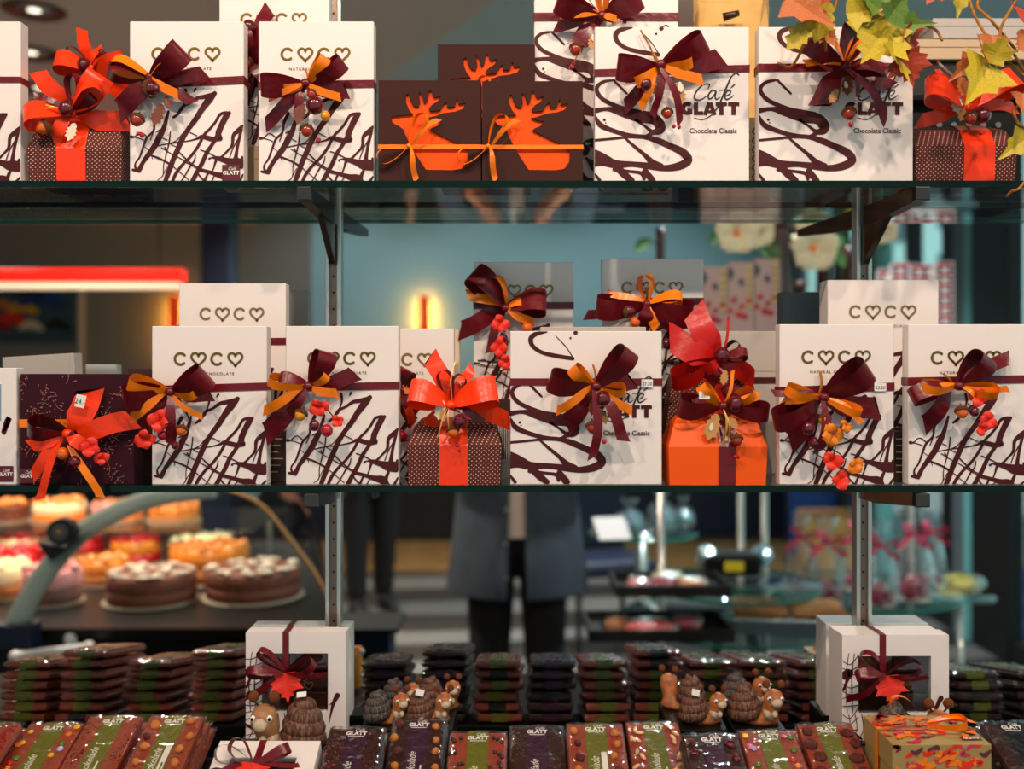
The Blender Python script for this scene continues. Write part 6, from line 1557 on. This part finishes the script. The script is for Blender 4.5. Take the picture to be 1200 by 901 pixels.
# ---- on the upper tier: patterned gift bags, vases with white flowers
def gbag(lab, u0, u1, vt, y, zb, m, prints, group=None):
    x0, x1 = P(u0, 0, y).x, P(u1, 0, y).x; w = (x1 - x0) / 2; h = EYE - (vt - CV) * y / FPX - zb
    t = thing('gift_bag', lab, 'gift bag', ((x0 + x1) / 2, y, zb), group=group)
    ob('bag', G().add([(-w, 0, 0), (w, 0, 0), (w, .05, 0), (-w, .05, 0), (-w, .012, h), (w, .012, h), (w, .038, h), (-w, .038, h)], [(0, 3, 2, 1), (4, 5, 6, 7), (0, 1, 5, 4), (1, 2, 6, 5), (2, 3, 7, 6), (3, 0, 4, 7)]), m, t)
    g = G(); n = 9
    for i in range(n): g.add([(-w + 2 * w * i / n, .011, h), (-w + 2 * w * (i + 1) / n, .011, h), (-w + 2 * w * (i + .5) / n, .011, h + .006)], [(0, 1, 2)])
    ob('pinked_edge', g, m, t)
    for pm, shapes in prints:
        gq = G(); strokes(gq, shapes(w, h), y=0); gq.v = [(x, .012 * z / h - .0012, z) for x, y_, z in gq.v]; ob('bag_print', gq, pm, t, kind='stuff')
    return t
rings = lambda w, h: [[(-w + .012 * sin(a), h - .030 + .016 * cos(a), .007) for a in [i * .3 for i in range(11)]], [(-w + .004, h - .034, .01), (-w + .004, h - .026, .01)]]
diam = lambda w, h: [[(w - .012, h - .008 - i * .022, .009), (w - .012, h - .014 - i * .022, .011)] for i in range(6)]
darkd = lambda w, h: [[(w - .012, h - .019 - i * .022, .006), (w - .012, h - .022 - i * .022, .006)] for i in range(6)] + [[(.0, h - .052, .016), (.002, h - .062, .012)]]
flw = lambda w, h: [[(-w * .6 + .022 * i, h - .11 - .018 * (i % 2), .017), (-w * .6 + .022 * i + .004, h - .105 - .02 * (i % 2), .014)] for i in range(4)] + [[(-.01, h - .15, .02), (.012, h - .156, .018)]]
for i, (u0, u1, vt) in enumerate(((823, 854, 313), (854, 885, 308), (885, 915, 304))):
    gbag(('patterned gift bag with blue rings right beside the raised heart-lettered box', 'middle one of three patterned gift bags with yellow diamonds', 'patterned gift bag partly behind the brown vase')[i], u0 + .6, u1 - .6, vt, 2.86, ZTP + .001, 'cream_lace' if i == 9 else 'cake_pink_grey', (('facade_dark', rings), ('orchid_yellow', diam), ('facade_dark', darkd), ('cake_red', flw)), 'patterned gift bags on the glass stand')
def vase(lab, u, vt, y, zb, r, flowers):
    p = P(u, vt, y); h = p.z - zb
    t = thing('flower_vase', lab, 'vase', (p.x, y, zb)); ob('vase', G().lathe([(r * .6, 0), (r * .95, h * .08), (r, h * .2), (r * .7, h * .5), (r * .42, h * .8), (r * .4, h * .95), (r * .5, h), (r * .44, h), (r * .36, h * .9), (0, h * .88)], 22), 'vase_brown', t, True)
    if not flowers: return t
    f = thing('white_flower', lab.replace('brown vase', 'white blossoms with yellow hearts') + ' standing', 'flowers', (p.x, y, zb + h * .92))
    for i, (du, dv, s, kind) in enumerate(flowers):
        q = P(u + du, vt + dv, y - .10) - Vector(f.location)
        ob('stem', G().tube([(0, 0, 0), (q.x * .5, .01, q.z * .6 + .01), (q.x, q.y, q.z)], .003, 6, sm=3), 'orchid_leaf', f, True)
        if kind == 'w':
            for k_ in range(5):
                a = k_ * 2 * pi / 5 + i; ob('petal', petal_mesh(), 'orchid_white', f, loc=q, scale=(s * 1.15, s, s), rot=(.3, a, 0))
            ob('flower_heart', ball_mesh(), 'candy_orange', f, loc=q + Vector((0, -s * .2, 0)), scale=s * .16)
        elif kind == 'y':
            for k_ in range(4): ob('petal', petal_mesh(), 'orchid_yellow', f, loc=q, scale=s, rot=(.3, k_ * 1.57 + i, 0))
        else: ob('leaf', leaf_mesh('plain', .3, .2), 'orchid_leaf', f, loc=q, scale=s, rot=(.2, radians(float(kind)), .2))
    return t
vase('slim brown vase with one green leaf beside the raised heart-lettered box', 774, 268, 3.05, ZTP + .001, .035, [(-12, 12, .075, '235')])
vase('tall brown vase behind the gift bags, white blossoms', 913, 262, 3.0, ZTP + .001, .075, [(-52, 12, .075, 'w'), (-28, 10, .06, 'w'), (-22, 16, .10, '150'), (-72, 8, .06, '210'), (-30, -14, .07, 'w')])
vase('brown vase with white blossoms in the middle of the flower group', 966, 300, 3.12, ZTP + .001, .06, [(-16, -8, .085, 'w'), (-18, -36, .06, 'w'), (-10, -34, .05, '110'), (14, -10, .07, '170')])
vase('brown vase beside the slotted post with yellow-hearted flowers', 996, 290, 3.2, ZTP + .001, .06, [(20, -26, .06, 'y'), (36, -20, .055, 'w'), (26, -8, .05, '120'), (-10, -16, .05, '200'), (4, -34, .05, 'y')])
vase('low brown vase behind the grey-green carton', 938, 330, 3.3, ZTP + .001, .05, [])
# glass tier for the checked bags
SX5, SY5 = 1.63, 4.05
t = thing('tall_glass_stand', 'tall slim glass stand carrying the red and white checked gift bags', 'display stand', (SX5, SY5, 0)); ob('glass_top', disc(0, .24, ZTP), 'thin_glass', t, True); ob('pole', G().tube([(0, .03, 0), (0, .03, ZTP - .01)], .012, 12), 'chrome', t, True); ob('foot', G().lathe([(.15, 0), (.15, .01), (.02, .02)], 24), 'chrome_dark', t, True)
chk = lambda par: (lambda w, h: [[(-w + .009 + i * .021, h - .010 - j * .021, .019), (-w + .015 + i * .021, h - .010 - j * .021, .019)] for i in range(int(2 * w / .021)) for j in range(int(h / .021)) if j % 2 == par and (i % 2 == 0 or par == 0)])
for i, (u0, u1, vt, lab) in enumerate(((1030, 1047, 316, 'low red checked gift bag beside the slotted post'), (1046, 1068, 308, 'red and navy checked gift bag beside the low one'), (1068, 1098, 310, 'wide red and navy checked gift bag'), (1098, 1120, 307, 'tall checked gift bag by the glass door frame'))):
    gbag(lab, u0 + 1, u1 - 1, vt, 4.0 + .0 * i, ZTP + .001, 'white_card', (('cake_red', chk(0)), ('navy', chk(1))), 'checked gift bags')

# ---------------------------------------------------------------- glazed side of the shop, street outside
def mull(n, y0, y1, m, z0=0, z1=ZC, x=XR, d=.08): struct(f'window_{n}', G().rbox(x, x + d, y0, y1, z0, z1, .004), m)
Y_ = lambda u: XR * FPX / (u - CU)
n_ = 1
for ua, ub, m_ in ((1181, 1138, 'frame_black'), (1137, 1129, 'frame_teal'), (1129, 1116, 'frame_grey'), (1116, 1103, 'frame_black'), (1067, 1060, 'frame_black'), (1033, 1024, 'frame_teal'), (1024, 1016, 'frame_black'), (985, 975, 'frame_black'), (935, 922, 'frame_grey')):  # teal strip beside the wide black pillar: frame-edge highlight put in as colour
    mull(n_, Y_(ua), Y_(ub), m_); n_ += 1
mull(n_, -.2, 0, 'frame_black'); n_ += 1
for z0, z1 in ((0, .12), (ZC - .1, ZC)): struct(f'window_{n_}', G().rbox(XR + .01, XR + .07, -1.3, YW, z0, z1, .004), 'frame_black'); n_ += 1
struct(f'window_{n_}', G().box(XR + .035, XR + .043, -1.3, YW, .12, ZC - .1), 'window_glass'); n_ += 1
ob('door_handle', G().tube([(-.05, 0, -.12), (-.06, 0, -.10), (-.06, 0, .10), (-.05, 0, .12)], .012, 8), 'chrome', bpy.data.objects['window_2'], True, loc=(XR - .01, Y_(1133), 1.28))
struct('street', G().box(XR + .1, 40, -1.3, 45, -.1, -.02), 'street_grey')
struct('street_front', G().box(-25, 40, -25, -1.3, -.1, -.02), 'street_grey')
struct('exterior_facade', G().box(13, 13.3, -10, 45, -.02, 9), 'facade')
EF = bpy.data.objects['exterior_facade']
for i in range(12):
    for z0, z1 in ((3.4, 5.2), (6.0, 7.8)): ob('facade_window', G().rbox(12.94, 13.02, 1.5 + i * 3.4, 3.2 + i * 3.4, z0, z1, .02), 'facade_dark', EF)
t = thing('blue_board', 'low bright blue board standing just outside the shop window', 'board', (3.0, 5.25, -.02))
ob('board', G().rbox(-.38, .5, -.02, .02, .06, .44, .01), 'blue_board', t)
for x in (-.3, .42): ob('board_post', G().tube([(x, .03, 0), (x, .03, .46)], .018, 8), 'frame_grey', t)
# framed wooden board and blue panel deeper in the shop
p = P(974, 636, 5.6)
t = thing('framed_board', 'wood-framed dark notice board standing behind the ribboned bags', 'notice board', (p.x, 5.6, 0)); hb = EYE - (597 - CV) * 5.6 / FPX
ob('panel', G().box(-.16, .16, -.01, .01, .3, hb - .03), 'tan_paper', t)
for a, b, c, d in ((-.19, -.16, .27, hb), (.16, .19, .27, hb), (-.16, .16, hb - .03, hb), (-.16, .16, .27, .3)): ob('frame_bar', G().box(a, b, -.02, .02, c, d), 'wood_frame', t)
for x in (-.15, .15): ob('leg', G().tube([(x, .03, 0), (x, .0, .28)], .014, 8), 'wood_frame', t)
p0, p1 = P(925, 0, 7.6), P(1004, 0, 7.6)
t = thing('blue_partition', 'blue partition panel on feet behind the framed board', 'partition', ((p0.x + p1.x) / 2, 7.6, 0)); w = (p1.x - p0.x) / 2
ob('panel', G().rbox(-w, w, -.02, .02, .06, 1.25, .004), 'navy_bright', t)
for x in (-w + .1, w - .1): ob('foot', G().rbox(x - .03, x + .03, -.16, .16, 0, .06, .005), 'frame_black', t)
